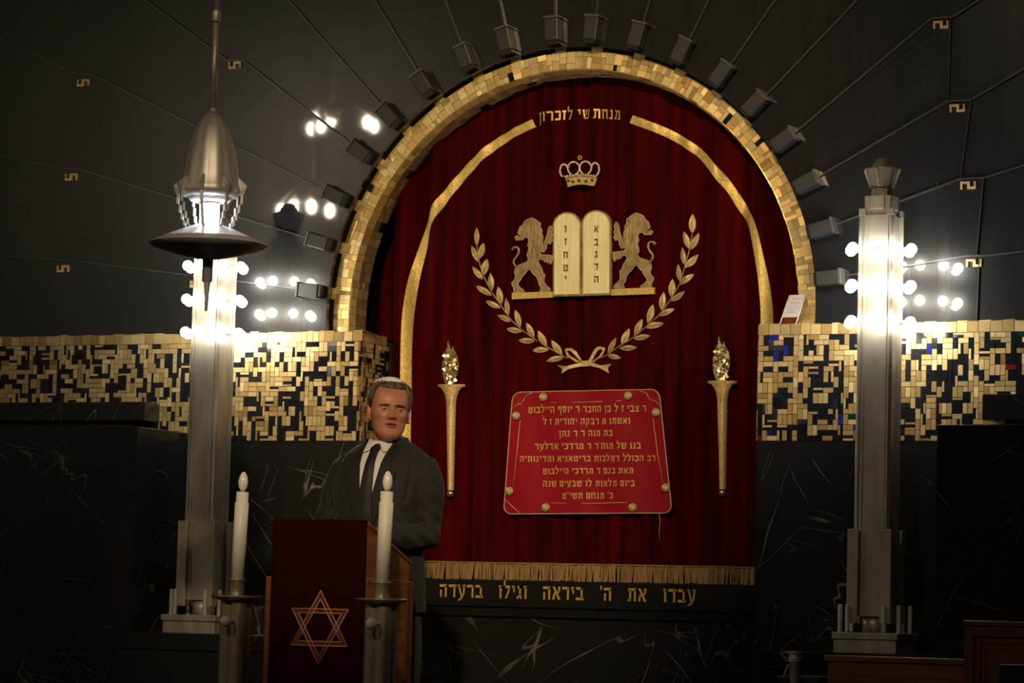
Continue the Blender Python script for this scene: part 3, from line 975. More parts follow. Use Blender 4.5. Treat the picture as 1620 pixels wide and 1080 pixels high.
for st, lv, side in ((STEM_L, LEAF_L, 'left'), (STEM_R, LEAF_R, 'right')):
    sb = MB(); sb.tube([on_curtain(*Z4(*p), 0.007) for p in st], 0.003, 6)
    so = cpart(sb, 'laurel_branch', 'lion_gold')
    for (bx_, by_, tx_, ty_) in lv:
        B_, T_ = Vector((bx_, by_)), Vector((tx_, ty_))
        d = T_ - B_; nn = Vector((-d.y, d.x)) * 0.165
        out = []
        prof = [(0, 0), (.12, .45), (.3, .85), (.48, 1), (.66, .85), (.84, .48), (1, 0)]
        P_ = [B_ + d * a + nn * w_ for a, w_ in prof] + [B_ + d * a - nn * w_ for a, w_ in prof[-2:0:-1]]
        lb = MB()
        pts = [on_curtain(*Z4(*p), 0.007) for p in P_]
        mid = [on_curtain(*Z4(*(B_ + d * a)), 0.0125) for a in (0.1, .5, .92)]
        k = len(pts)
        ce = on_curtain(*Z4(*(B_ + d * .5)), 0.0125)
        lb.add(pts + [ce] + [p + Vector((0, .004, 0)) for p in pts], [(i, (i + 1) % k, k) for i in range(k)] + [(i, (i + 1) % k, k + 1 + (i + 1) % k, k + 1 + i) for i in range(k)] + [tuple(range(k + 1, 2 * k + 1))])
        lb.tube([on_curtain(*Z4(*(B_ + d * a)), 0.0135 if a == .5 else .0095) for a in (.08, .5, .9)], 0.0012, 5, 1)
        lb.tube(pts + pts[:1], 0.0012, 4, 2)
        cpart(lb, 'leaf', ['gold_thread', 'lion_gold', 'pale_trim'], None, so)
bw = MB()
def bow(P_): bw.prism([on_curtain(*Z4(*p), 0.010) for p in P_], (0, 0.005, 0))
for P_ in ([(625, 898), (634, 888), (668, 886), (690, 905), (728, 968), (712, 972), (672, 912), (655, 902), (640, 906)], [(625, 898), (640, 906), (658, 932), (712, 972), (690, 972), (640, 935)],
           [(878, 893), (868, 882), (832, 879), (810, 895), (775, 968), (792, 972), (828, 906), (845, 896), (862, 902)], [(878, 893), (862, 902), (838, 940), (788, 974), (808, 974), (858, 935)],
           [(722, 964), (785, 964), (788, 998), (722, 1000)], [(724, 972), (640, 998), (580, 992), (608, 1015), (603, 1043), (652, 1016), (724, 996)], [(785, 972), (850, 994), (918, 984), (893, 1010), (898, 1041), (850, 1013), (785, 996)]):
    bow(P_)
cpart(bw, 'ribbon_bow', 'gold_thread')

# torches
def Z7(x, y): return (680 + x / 3.857, 520 + y / 3.857)
def torch(dx, dzz, sc):
    c0 = at(*Z7(132, 345), YC - .02)
    def tr(x, y, lift):
        p = at(*Z7(x, y), YC - .02)
        q = c0 + (p - c0) * sc
        return Vector((q.x + dx, YC - lift, q.z + dzz))
    def both(prof):
        return [(x, y) for x, y in prof]
    hd = MB()
    rows = []
    HW = [(84, 340), (84, 352), (62, 362), (46, 385), (36, 410), (29, 450), (27, 560), (24, 680), (21, 800), (18, 985)]
    for hw, y in HW:
        cx = 133 - 3 * (y - 345) / 640
        rows.append([tr(cx + hw * math.sin(R(-90 + 180 * k / 10)), y, 0.022 + 0.022 * math.cos(R(-90 + 180 * k / 10)) * min(1, hw / 40 + .4)) for k in range(11)])
    hd.grid(rows)
    hd.prism([r_ for r_ in rows[0]], (0, 0.004, 0))
    ho = cpart(hd, 'torch', 'gold_thread')
    fl = MB()
    F_ = [(118, 70), (124, 98), (134, 124), (142, 128), (148, 106), (156, 134), (175, 170), (182, 215), (176, 268), (162, 312), (152, 342), (106, 342), (93, 308), (84, 262), (85, 216), (98, 172), (106, 142), (108, 122), (114, 128), (115, 98)]
    fl.prism([tr(x, y, 0.034) for x, y in F_], (0, 0.014, 0))
    cpart(fl, 'flame', 'sequin', None, ho)
    sq = MB()
    r_ = random.Random(3)
    for _ in range(110):
        x, y = r_.uniform(88, 178), r_.uniform(140, 335)
        lim = 46 * math.sin(PI * min(1, max(0, (y - 95) / 285))) ** 0.7
        if abs(x - 132) > lim: continue
        p = tr(x, y, 0.036)
        a = r_.uniform(0, PI)
        u = Vector((math.cos(a), r_.uniform(-.5, .5), math.sin(a))).normalized() * 0.006
        v = Vector((-math.sin(a), r_.uniform(-.5, .5), math.cos(a))).normalized() * 0.006
        sq.add([p - u - v, p + u - v, p + u + v, p - u + v], [(0, 1, 2, 3)])
    cpart(sq, 'sequins', 'sequin', None, ho)['kind'] = 'stuff'
    bl = MB(); q = tr(130, 1006, 0.028); bl.sphere(q, 0.0155, 14, 10)
    cpart(bl, 'torch_ball', 'sequin', None, ho)
    rb = MB()
    for k in range(-3, 4):
        rb.tube([tr(133 + k * 20, 354, .045 - abs(k) * .004), tr(133 + k * 8, 400, .046 - abs(k) * .003), tr(132 + k * 6, 470, .044 - abs(k) * .002)], 0.0016, 5)
    cpart(rb, 'cup_ribs', 'pale_trim', None, ho)
torch(0, 0, 1.0)
pL = at(*Z7(132, 345), YC - .02); pR = at(1143, 604, YC - .02)
torch(pR.x - pL.x, pR.z - pL.z, 0.985)

# dedication panel
def Z5(x, y): return (780 + x / 4.697, 600 + y / 4.697)
def on_ded(px, py, lift):
    p = at(px, py, YC - .03)
    return Vector((p.x, YC - lift - 0.004 * math.sin(p.x * 26 + p.z * 5), p.z))
OUTL = [(200, 94), (440, 95), (680, 92), (940, 84), (1190, 74), (1222, 90), (1242, 130), (1270, 330), (1300, 550), (1318, 740), (1332, 900), (1326, 958), (1290, 990), (1000, 998), (600, 1001), (240, 1001), (112, 1000), (84, 960), (74, 900), (95, 660), (118, 420), (130, 290), (145, 150), (165, 106)]
dp = MB()
def ded_rows():
    rows = []
    for v_ in [0, .003, .008, .015, .025, .04, .055, .075] + [.1 + .8 * k / 12 for k in range(13)] + [.925, .945, .96, .975, .985, .992, .997, 1]:
        row = []
        for i in range(31):
            u_ = i / 30
            yl = 94 + (1000 - 94) * v_; yr = 74 + (992 - 74) * v_
            xl = 150 + (74 - 150) * v_; xr = 1236 + (1332 - 1236) * v_
            # rounded corners
            e = min(v_, 1 - v_); cr_ = 0.07
            if e < cr_:
                k = (1 - math.sqrt(max(0, 1 - ((cr_ - e) / cr_) ** 2))) * 62
                xl += k; xr -= k
            x = xl + (xr - xl) * u_; y = yl + (yr - yl) * u_
            row.append(on_ded(*Z5(x, y), 0.030))
        rows.append(row)
    return rows
rows = ded_rows()
dp.grid(rows)
dp.grid([[q + Vector((0, .008, 0)) for q in r_] for r_ in rows])
border = rows[0] + [r_[-1] for r_ in rows[1:]] + rows[-1][-2::-1] + [r_[0] for r_ in rows[-2:0:-1]]
dp.grid([border + border[:1], [q + Vector((0, .008, 0)) for q in border + border[:1]]])
do = cpart(dp, 'dedication_panel', 'panel_red', 'bright red cloth panel with lines of gold Hebrew writing')
pp = MB()
pp.tube(border + border[:1], 0.002, 6)
INN = [[(430, 172), (680, 168), (960, 160)], [(235, 140), (250, 115), (290, 100)], [(215, 180), (235, 140)], [(150, 215), (180, 188), (215, 180)], [(205, 300), (180, 560), (150, 800)], [(1085, 85), (1140, 100), (1165, 150)], [(1165, 150), (1210, 160), (1240, 195)], [(1190, 290), (1225, 560), (1265, 770)], [(430, 918), (700, 922), (1000, 915)], [(85, 890), (130, 930), (200, 995)]]
for st in INN: pp.tube([on_ded(*Z5(*p), 0.032) for p in st], 0.0013, 5)
pp.tube([on_ded(*Z5(*p), 0.032) for p in ((1232, 995), (1240, 1050), (1234, 1120), (1238, 1195))], 0.0012, 5)
cpart(pp, 'piping', 'pale_trim', None, do)
for (x, y) in ((375, 132), (1005, 122), (178, 272), (1215, 247), (122, 830), (1288, 806), (393, 952), (1043, 952)):
    bm_ = MB()
    c = on_ded(*Z5(x, y), 0.034)
    pr = []
    for rr, yy in ((0.019, 0), (0.019, -.004), (0.013, -.008), (0.0, -.010)):
        pr.append([c + Vector((rr * math.cos(2 * PI * k / 18), yy, rr * math.sin(2 * PI * k / 18))) for k in range(18)])
    bm_.grid(pr, closed=True)
    bm_.add([c + Vector((0.012 * math.cos(a) + .005, -.0105, 0.012 * math.sin(a) + .004)) for a in [R(20 * k) for k in range(-6, 7)]] + [c + Vector((.005, -.0095, .004))], [(k, k + 1, 13) for k in range(12)], 0)
    cpart(bm_, 'button', 'button', None, do)
LINES = [('ר צבי ז ל בן החבר ר יוסף היילבוט', 262, 1135, 250, 238, 46), ('ואשתו מ רבקה יהודית ז ל', 372, 1018, 338, 330, 44), ('בת מוה ר ר נתן', 495, 893, 426, 420, 44), ('בנו של מוה׳ר ר מרדכי אדלער', 310, 1098, 522, 514, 44),
         ('רב הכולל דמלכות בריטאניא ומדינותיה', 203, 1205, 612, 606, 42), ('מאת בנם ר מרדכי היילבוט', 370, 1043, 704, 698, 42), ('ביום מלאות לו שבעים שנה', 370, 1055, 798, 794, 44), ('כ׳ מנחם תשי״ט', 515, 890, 888, 884, 44)]
tb = MB()
for body_, x0, x1, y0, y1, hh in LINES:
    lay_text(tb, body_, lambda u, v: on_ded(*Z5(x0 + (x1 - x0) * u, y0 + (y1 - y0) * u - v / 0.59 * hh), 0.0325), 0.0015, 0, 0.003)
cpart(tb, 'lettering', 'letter_gold', None, do)

# fringe along the hem
fb = MB()
rng = random.Random(4)
for i in range(420):
    x = -NW + 0.005 + (2 * NW - 0.01) * i / 420
    y = YCF(x, HEM) - 0.004 + rng.uniform(-.004, .004)
    dx = rng.gauss(0, .004); ln = 0.072 + rng.uniform(-.006, .004)
    if 1.0 > x > -1: fb.add([(x - .0026, y, HEM + .004), (x + .0026, y, HEM + .004), (x + dx + .0032, y - .006, HEM - ln), (x + dx - .0032, y - .006, HEM - ln)], [(0, 1, 2, 3)])
fo = cpart(fb, 'fringe', 'fringe', 'gold brown fringe along the curtain hem')
fo['kind'] = 'stuff'
hb = MB()
hb.tube([(-NW + .004 + (2 * NW - .008) * k / 80, YCF(-NW + .004 + (2 * NW - .008) * k / 80, HEM) - .005, HEM + .004) for k in range(81)], 0.004, 6)
cpart(hb, 'fringe_braid', 'fringe')
tag(cu_root, 'dark red velvet ark curtain embroidered in gold inside the arch', 'curtain')

# ------------------------------------------------------------------ column lamps
YCOL = -0.381
XCOL = 1.553
def zr(y): return at(1388, y, YCOL).z
def stepped_section(h):
    """Square outline with ribbed corners."""
    q = [(h, 0), (h, .043), (h + .007, .043), (h + .007, .051), (h + .003, .051), (h + .003, .056), (h + .012, .058), (h + .012, h + .002), (h + .006, h + .006)]
    q2 = [(y, x) for x, y in q[::-1]]
    one = q + q2[1:]
    one = [p for p in one]
    out = []
    for k in range(4):
        c, s = math.cos(k * PI / 2), math.sin(k * PI / 2)
        for (x, y) in one[:-1]:
            out.append((x * c - y * s, x * s + y * c))
    return out
Z0 = at(1388, 1033, -0.5).z
def zl(y): return zr(y) - Z0
cl_root = empty('column_lamp', (XCOL, YCOL, Z0))
b = MB(); b.box(-.13, .13, -.13, .13, 0, zl(1013)); b.build('base_block', 'nickel', cl_root, .002)
b = MB(); b.box(-.137, .137, -.137, .137, zl(1012), zl(1001)); b.build('base_plate', 'nickel', cl_root, .003)
b = MB(); b.lathe([(.05, zl(1001)), (.05, zl(975))], seg=20); b.build('core', 'nickel', cl_root)
for sx in (-1, 1):
    for sy in (-1, 1):
        for (dx, dy) in ((.122, .075), (.075, .122)):
            b = MB(); b.lathe([(.0125, zl(1001)), (.0125, zl(999)), (.0095, zl(998)), (.0095, zl(958)), (.006, zl(957))], (sx * dx, sy * dy, 0), 12)
            b.build('foot_post', 'nickel', cl_root)
b = MB(); sec = stepped_section(.062)
b.prism([(x, y, zl(975)) for x, y in sec], (0, 0, zl(343) - zl(975)))
b.build('shaft', 'nickel', cl_root)
for k in range(4):       # angle fins at the foot of the shaft
    c, s = math.cos(k * PI / 2), math.sin(k * PI / 2)
    L3 = [(.078, .046), (.092, .046), (.092, .092), (.046, .092), (.046, .078), (.078, .078)]
    b = MB(); b.prism([(x * c - y * s, x * s + y * c, zl(986)) for x, y in L3], (0, 0, zl(838) - zl(986)))
    b.build('fin', 'nickel', cl_root, .002)
for k in range(4):       # rib ends standing above the shaft faces
    c, s = math.cos(k * PI / 2), math.sin(k * PI / 2)
    L3 = [(.060, .046), (.073, .046), (.073, .073), (.046, .073), (.046, .060), (.060, .060)]
    b = MB(); b.prism([(x * c - y * s, x * s + y * c, zl(343) - .002) for x, y in L3], (0, 0, zl(332) - zl(343)))
    b.build('rib_end', 'nickel', cl_root, .001)
b = MB(); b.box(-.055, .055, -.055, .055, zl(345), zl(312)); b.box(-.062, .062, -.03, .03, zl(333), zl(312)); b.box(-.03, .03, -.062, .062, zl(333), zl(312))
b.build('shoulder_block', 'nickel', cl_root, .002)
b = MB(); b.lathe([(.046, zl(312)), (.046, zl(300))], seg=8, smooth=False); b.build('neck', 'nickel', cl_root)
b = MB(); b.lathe([(.044, zl(301)), (.055, zl(296)), (.062, zl(282)), (.069, zl(268)), (.060, zl(268)), (.045, zl(274))], seg=8, smooth=False)
cup = b.build('crown_cup', 'nickel', cl_root)
for k in range(8):
    a = 2 * PI * (k + .5) / 8 + 0
    a = 2 * PI * k / 8
    b = MB(); u = Vector((math.cos(a), math.sin(a), 0)); v = Vector((-u.y, u.x, 0)) * .003
    b.prism([u * .050 + Vector((0, 0, zl(299))) - v, u * .078 + Vector((0, 0, zl(270))) - v, u * .073 + Vector((0, 0, zl(267))) - v, u * .044 + Vector((0, 0, zl(298))) - v], v * 2)
    b.build('crown_blade', 'nickel', cup)
b = MB(); b.lathe([(.052, zl(269)), (.050, zl(266)), (.040, zl(263)), (.038, zl(259)), (.030, zl(257)), (.027, zl(253)), (.016, zl(250.5)), (.001, zl(250))], seg=16); b.build('crown_dome', 'nickel', cl_root)
bsrc = None
for yb in (395.5, 453.5, 510.5):
    for k in range(8):
        a = k * PI / 4
        rr = 0.128 if True else 0
        loc = (rr * math.cos(a), rr * math.sin(a), zl(yb))
        if bsrc is None:
            b = MB(); b.sphere((0, 0, 0), .0225, 16, 10); bsrc = b.build('bulb', 'bulb_glow', cl_root)
            b = MB(); b.tube([(-.062, 0, 0), (-.018, 0, 0)], .0095, 10); sk = b.build('socket', 'nickel', bsrc)
            o = bsrc
        else:
            o = copy_tree(bsrc, cl_root)
        o.location = loc
        o.rotation_euler.z = a
tag(cl_root, 'tall stepped metal column lamp right of the curtain, with rings of lit bulbs', 'column lamp', 'column lamps beside the arch')
cl2 = copy_tree(cl_root)
cl2.location = (-XCOL, YCOL, Z0)
cl2['label'] = 'tall stepped metal column lamp left of the arch, behind the hanging lamp'

for sg, lab in ((-1, 'black marble pedestal under the left column lamp'), (1, 'black marble pedestal under the right column lamp')):
    xa, xb = (1.2, 1.798) if sg < 0 else (1.2, 1.858)
    root = empty('marble_pedestal', (sg * (xa + xb) / 2, -.45, 0))
    hw = (xb - xa) / 2
    b = MB(); b.box(-hw, hw, -.30, .308, Z0 - .072, Z0); b.build('cap_slab', 'black_marble', root, .003)
    b = MB(); b.box(-hw + .01, hw - .01, -.285, .308, 0, Z0 - .072); b.build('body', 'black_marble', root)
    tag(root, lab, 'pedestal')

# ------------------------------------------------------------------ hanging lamp
YL = -2.85
def lampz(y): return at(333, y, YL).z
pxm = (at(433, 380, YL) - at(333, 380, YL)).length / 100 * 0.9086
pxm = 1 / (F_PX / (at(333, 380, YL) - CAM).dot(FWD))
lc = at(329.5, 390, YL)
hl = empty('hanging_lamp', (lc.x, YL, lampz(492)))
def hz(y): return lampz(y) - hl.location.z
def pr(*l): return [(r_ * pxm, hz(y)) for r_, y in l]
b = MB(); b.lathe(pr((5.0, 172), (5.0, 30)), seg=14); b.lathe([(5.0 * pxm, hz(30)), (5.0 * pxm, 6.2 - hl.location.z)], seg=14)
rod = b.build('rod', 'pewter', hl)
b = MB(); b.lathe(pr((6.4, 36), (7.2, 33), (7.2, 20), (6.4, 17)), seg=14); b.build('coupling', 'pewter', rod)
b = MB(); b.lathe(pr((6, 177), (5, 172), (4.2, 164), (4.2, 154)), seg=12); b.build('hanger', 'dark_pewter', rod)
b = MB()
fl_ = lambda a, z: 1 + 0.035 * abs(math.sin(6 * a)) - 0.02
b.lathe(pr((38, 313), (45, 310), (50, 303), (47, 296), (44.5, 280), (42, 262), (38, 240), (33, 222), (27, 205), (19, 190), (10, 179), (3, 176)), seg=72, wave=fl_)
b.build('shade', 'pewter', hl)
b = MB(); b.lathe(pr((37, 313.5), (30, 319), (20, 320)), seg=36, cap=True); b.build('shade_liner', 'opal_glass', hl)
b = MB(); b.lathe(pr((14, 356), (15.5, 354), (15.5, 324), (13, 321)), seg=24); b.build('lantern', 'lantern_glow', hl)
b = MB(); b.lathe(pr((16.3, 323), (17.5, 322), (17.5, 318), (15, 317)), seg=24); b.build('lantern_collar', 'dark_pewter', hl)
for k in range(8):
    a = 2 * PI * (k + .35) / 8
    b = MB()
    u = Vector((math.cos(a), math.sin(a), 0)); v = Vector((-u.y, u.x, 0)) * 2.4 * pxm
    P_ = [(58, 297), (54, 305), (54, 322), (50, 324), (50, 336), (46, 338), (46, 347), (42, 349), (42, 356), (36, 360)]
    Q_ = [(x - 3.8, y + 1.0) for x, y in P_]
    for (p0, p1, q1, q0) in zip(P_[:-1], P_[1:], Q_[1:], Q_[:-1]):
        b.prism([u * x * pxm + Vector((0, 0, hz(y))) - v for x, y in (p0, p1, q1, q0)], v * 2)
    b.build('bracket', 'pewter', hl)
    b = MB()
    b.prism([u * x * pxm + Vector((0, 0, hz(y))) - v for x, y in ((45, 281), (60, 294), (55, 307), (45, 308))], v * 2)
    b.build('petal_tip', 'pewter', hl)
b = MB(); b.lathe(pr((93, 386.5), (92, 384), (60, 371), (38, 362), (20, 356), (3, 355)), seg=64, cap=False)
b.lathe(pr((93, 386.5), (88, 391), (70, 397), (45, 403.5), (24, 408), (10, 410)), seg=64, cap=False)
b.build('dish', 'dark_pewter', hl)
b = MB(); b.lathe(pr((91, 384.2), (60, 370.4), (38, 361.4), (20, 355.4)), seg=64, cap=False); b.build('dish_reflector', 'opal_glass', hl)
b = MB(); b.lathe(pr((1, 492), (2.4, 491), (3.2, 470), (5.2, 447), (5.4, 446), (8, 445), (8.6, 410), (16, 407)), seg=16); b.build('finial', 'dark_pewter', hl)
tag(hl, 'hanging lamp with bell shade, glowing lantern and wide dish on a rod', 'lamp')

# ------------------------------------------------------------------ candle stands
YS2 = -2.35
def stand(px, top_px, lean, lab, knob_y, plate_y, glow):
    c = at(px, plate_y, YS2)
    m = 1 / (F_PX / (c - CAM).dot(FWD))
    root = empty('candle_stand', (c.x, YS2, 0))
    zp = c.z
    b = MB()
    # post of four rounded lobes
    sec = []
    for q in range(4):
        ca, sa = math.cos(q * PI / 2 + PI / 4), math.sin(q * PI / 2 + PI / 4)
        for k in range(-7, 8):
            a = R(k * 12) + q * PI / 2 + PI / 4
            sec.append((ca * .029 + .031 * math.cos(a), sa * .029 + .031 * math.sin(a)))
    b.prism([(x, y, 0) for x, y in sec], (0, 0, zp - .008), 0, False)
    b.build('post', 'brass', root)
    b = MB(); b.lathe([(.03, zp - .022), (.055, zp - .014), (.090, zp - .005), (.0945, zp), (.0945, zp + .006), (.02, zp + .0065)], seg=40); b.build('drip_plate', 'brass', root)
    b = MB(); b.lathe([(.029, zp + .005), (.027, zp + .01), (.027, zp + .058), (.033, zp + .060), (.033, zp + .066), (.026, zp + .066)], seg=24); b.build('socket', 'brass', root)
    kb = at(px + knob_y[0], knob_y[1], YS2 - .105)
    ax = Vector((0, -1, 0))
    b = MB(); b.sphere((0, 0, 0), .0215, 16, 12); b.tube([(-ax * .0), (-ax * .085)], .009, 10)
    o = b.build('globe_bulb', 'opal_glass', root); o.location = (kb.x - c.x, -.105, kb.z)
    tilt = Matrix.Rotation(lean, 4, 'Y') @ Matrix.Rotation(0, 4, 'X')
    cz = zp + .066
    H = (plate_y - 20 - top_px) * m
    b = MB(); b.lathe([(.0245, 0), (.0262, H - .052), (.0225, H - .050), (.0225, H - .012), (.021, H - .012)], seg=24)
    cnd = b.build('candle', 'candle_white', root)
    cnd.location = (0, 0, cz - .002); cnd.rotation_euler = (0, lean, 0)
    b = MB(); b.lathe([(.009, H - .012), (.009, H - .004)], seg=12); b.build('bulb_cap', 'dark_pewter', cnd)
    b = MB(); b.lathe([(.010, H - .006), (.0155, H + .004), (.0185, H + .018), (.0185, H + .028), (.015, H + .044), (.008, H + .058), (.001, H + .063)], seg=18); b.build('flame_bulb', 'candle_bulb', cnd)
    tag(root, lab, 'candle stand', 'candle stands in front of the lectern')
stand(374.5, 780, 0.030, 'brass stand with white electric candle left of the lectern', (-17.5, 982), 944, 0)
stand(603.5, 780, 0.028, 'brass stand with white electric candle in front of the lectern and speaker', (-16.5, 986), 949, 0)

# ------------------------------------------------------------------ lectern with velvet cover
YF = -2.08
A = at(433, 822, YF); B = at(581, 822, YF)
lx0, lx1 = A.x, B.x
ztop = A.z
DEP = 0.375
zbk = ztop - 0.135
le = empty('lectern', ((lx0 + lx1) / 2, YF + DEP / 2, 0))
ox, oy = le.location.x, le.location.y
hw = (lx1 - lx0) / 2
x0, x1 = -hw + .012, hw - .004
y0, y1 = -DEP / 2 + .012, DEP / 2
b = MB()
b.prism([(x0, y0, 0), (x0, y0, ztop - .016), (x0, y1, zbk - .016), (x0, y1, 0)], (x1 - x0, 0, 0))
b.build('cabinet', 'lectern_wood', le, .002)
b = MB()
b.prism([(x0, y0 - .0, ztop - .016), (x0, y0, ztop - .002), (x0, y1 + .01, zbk - .004), (x0, y1 + .01, zbk - .016)], (x1 - x0 + .004, 0, 0))
b.build('reading_board', 'lectern_wood', le, .002)
zs = at(625, 917, YF + .2).z
b = MB(); b.box(x0 - .046, x1 + .004, y0 + .004, y1 + .018, 0, zs); b.build('lower_case', 'lectern_wood', le, .002)
for k, (dy, wd) in enumerate(((.012, .010), (-.006, .008), (-.026, .010))):
    b = MB(); b.box(x1 + .003, x1 + .012, y1 + dy - wd / 2, y1 + dy + wd / 2, 0, zs - .003); b.build('moulding', 'red_wood', le, .002)
tag(le, 'wooden lectern with sloping top under a dark red cover', 'lectern')

cv = empty('lectern_cover', (ox, YF, 0))
b = MB()
zlow = 0.42
rows = []
for j in range(25):
    z = ztop + .003 + (zlow - ztop) * j / 24
    rows.append([(-hw + 2 * hw * i / 30, -.004 - .004 * math.sin(i * .9 + z * 3) * (j / 24) - .002 * j / 24, z) for i in range(31)])
b.grid(rows); b.grid([[(x, y + .006, z) for x, y, z in r_] for r_ in rows])
for e in (0, 30): b.grid([[r_[e], (r_[e][0], r_[e][1] + .006, r_[e][2])] for r_ in rows])
b.prism([(-hw, -.004, ztop + .003), (-hw, .012 + DEP * .97, zbk + .008), (-hw, .012 + DEP * .97, zbk + .003), (-hw, -.004, ztop - .003)], (2 * hw - .002, 0, 0))
b.build('cloth', 'cover_velvet', cv)
sc_ = at(505.5, 992, YF - .015)
mS = 1 / (F_PX / (sc_ - CAM).dot(FWD))
sx, sz, rS = sc_.x - ox, sc_.z, 58 * mS
b = MB()
st_f = MB()
for fl2 in (0, 1):
    for k in range(3):
        a0 = R(90 + 120 * k + 180 * fl2); a1 = R(90 + 120 * (k + 1) + 180 * fl2)
        def P3(r_, a, y): return Vector((sx + r_ * math.cos(a) * 1.0, y, sz + r_ * math.sin(a)))
        yo = -.013 - .001 * fl2 - .0004 * k
        w_ = rS * 0.115 * 2
        ro, ri = rS, rS - w_
        st_f.prism([P3(ro, a0, yo), P3(ro, a1, yo), P3(ri, a1, yo), P3(ri, a0, yo)], (0, .006, 0))
        b.tube([P3(ro, a0, yo - .001), P3(ro, a1, yo - .001)], .0022, 5)
        b.tube([P3(ri, a0, yo - .001), P3(ri, a1, yo - .001)], .0022, 5)
so = st_f.build('star', 'star_fill', cv)
b.build('star_outline', 'star_thread', so)
tag(so, 'six pointed star outlined in gold thread')
tag(cv, 'dark red velvet lectern cover with an embroidered six pointed star', 'cover')

# ------------------------------------------------------------------ speaker
YMAN = -1.5
neck = at(605, 700, YMAN)
man = empty('person', (neck.x, YMAN, 0))
TORSO = [  # z, half width, half depth, centre y
    (0.93, .195, .125, .01), (1.05, .190, .122, .005), (1.18, .182, .122, 0), (1.30, .188, .128, 0), (1.40, .198, .126, .005), (1.46, .205, .117, .01), (1.515, .206, .108, .018), (1.550, .186, .092, .028), (1.580, .140, .074, .040), (1.602, .104, .060, .046), (1.622, .078, .058, .046)]
def ring(z):
    for (a, b_) in zip(TORSO[:-1], TORSO[1:]):
        if z <= b_[0]:
            t_ = max(0, (z - a[0]) / (b_[0] - a[0])); break
    else: t_ = 1
    return [a[i] + (b_[i] - a[i]) * t_ for i in (1, 2, 3)]
def front_y(x, z, lift=0):
    a, d, cy = ring(z)
    k = min(0.999, abs(x) / a)
    return cy - d * (1 - k ** 2.3) ** (1 / 2.3) - lift
def ring_pts(a, d, cy, z, n_=36, e=2.3):
    out = []
    for k in range(n_):
        t_ = 2 * PI * k / n_
        c, s = math.cos(t_), math.sin(t_)
        out.append((a * math.copysign(abs(c) ** (2 / e), c), cy + d * math.copysign(abs(s) ** (2 / e), s), z))
    return out
def baked(mb_, name, mats, parent, voxel, smooth_it, dis=None):
    o = mb_.build(name, mats, parent)
    rm = o.modifiers.new('r', 'REMESH'); rm.mode = 'VOXEL'; rm.voxel_size = voxel; rm.use_smooth_shade = True
    if smooth_it:
        sm = o.modifiers.new('s', 'SMOOTH'); sm.iterations = smooth_it; sm.factor = 0.5
    bpy.context.view_layer.update()
    me = bpy.data.meshes.new_from_object(o.evaluated_get(bpy.context.evaluated_depsgraph_get()))
    o.modifiers.clear()
    old = o.data
    o.data = me
    me.name = name
    bpy.data.meshes.remove(old)
    if not me.materials:
        for m_ in ([mats] if isinstance(mats, str) else mats): me.materials.append(M[m_])
    for p in me.polygons: p.use_smooth = True
    return o

# head (local to its own centre under the chin), then turned and set on the neck
HEAD = [(-.004, .018, -.070, -.035), (0.004, .032, -.086, -.02), (.014, .043, -.0915, 0.0), (.028, .0535, -.092, .022), (.044, .0605, -.0875, .042), (.060, .065, -.088, .058), (.080, .069, -.086, .072), (.10, .0725, -.085, .083), (.122, .0745, -.083, .090), (.142, .0755, -.088, .095), (.165, .0765, -.086, .098), (.185, .075, -.078, .096), (.205, .068, -.060, .085), (.220, .055, -.038, .066), (.231, .035, -.012, .042), (.236, .006, .01, .02)]
def hprof(z):
    if z <= HEAD[0][0]: return HEAD[0][1:]
    for i in range(len(HEAD) - 1):
        a, b_ = HEAD[i], HEAD[i + 1]
        if z <= b_[0]:
            t_ = (z - a[0]) / (b_[0] - a[0])
            p0 = HEAD[max(i - 1, 0)]; p3 = HEAD[min(i + 2, len(HEAD) - 1)]
            return [0.5 * (2 * a[j] + (b_[j] - p0[j]) * t_ + (2 * p0[j] - 5 * a[j] + 4 * b_[j] - p3[j]) * t_ ** 2 + (-p0[j] + 3 * a[j] - 3 * b_[j] + p3[j]) * t_ ** 3) for j in (1, 2, 3)]
    return HEAD[-1][1:]
def g(x, m_, s): return math.exp(-((x - m_) / s) ** 2)
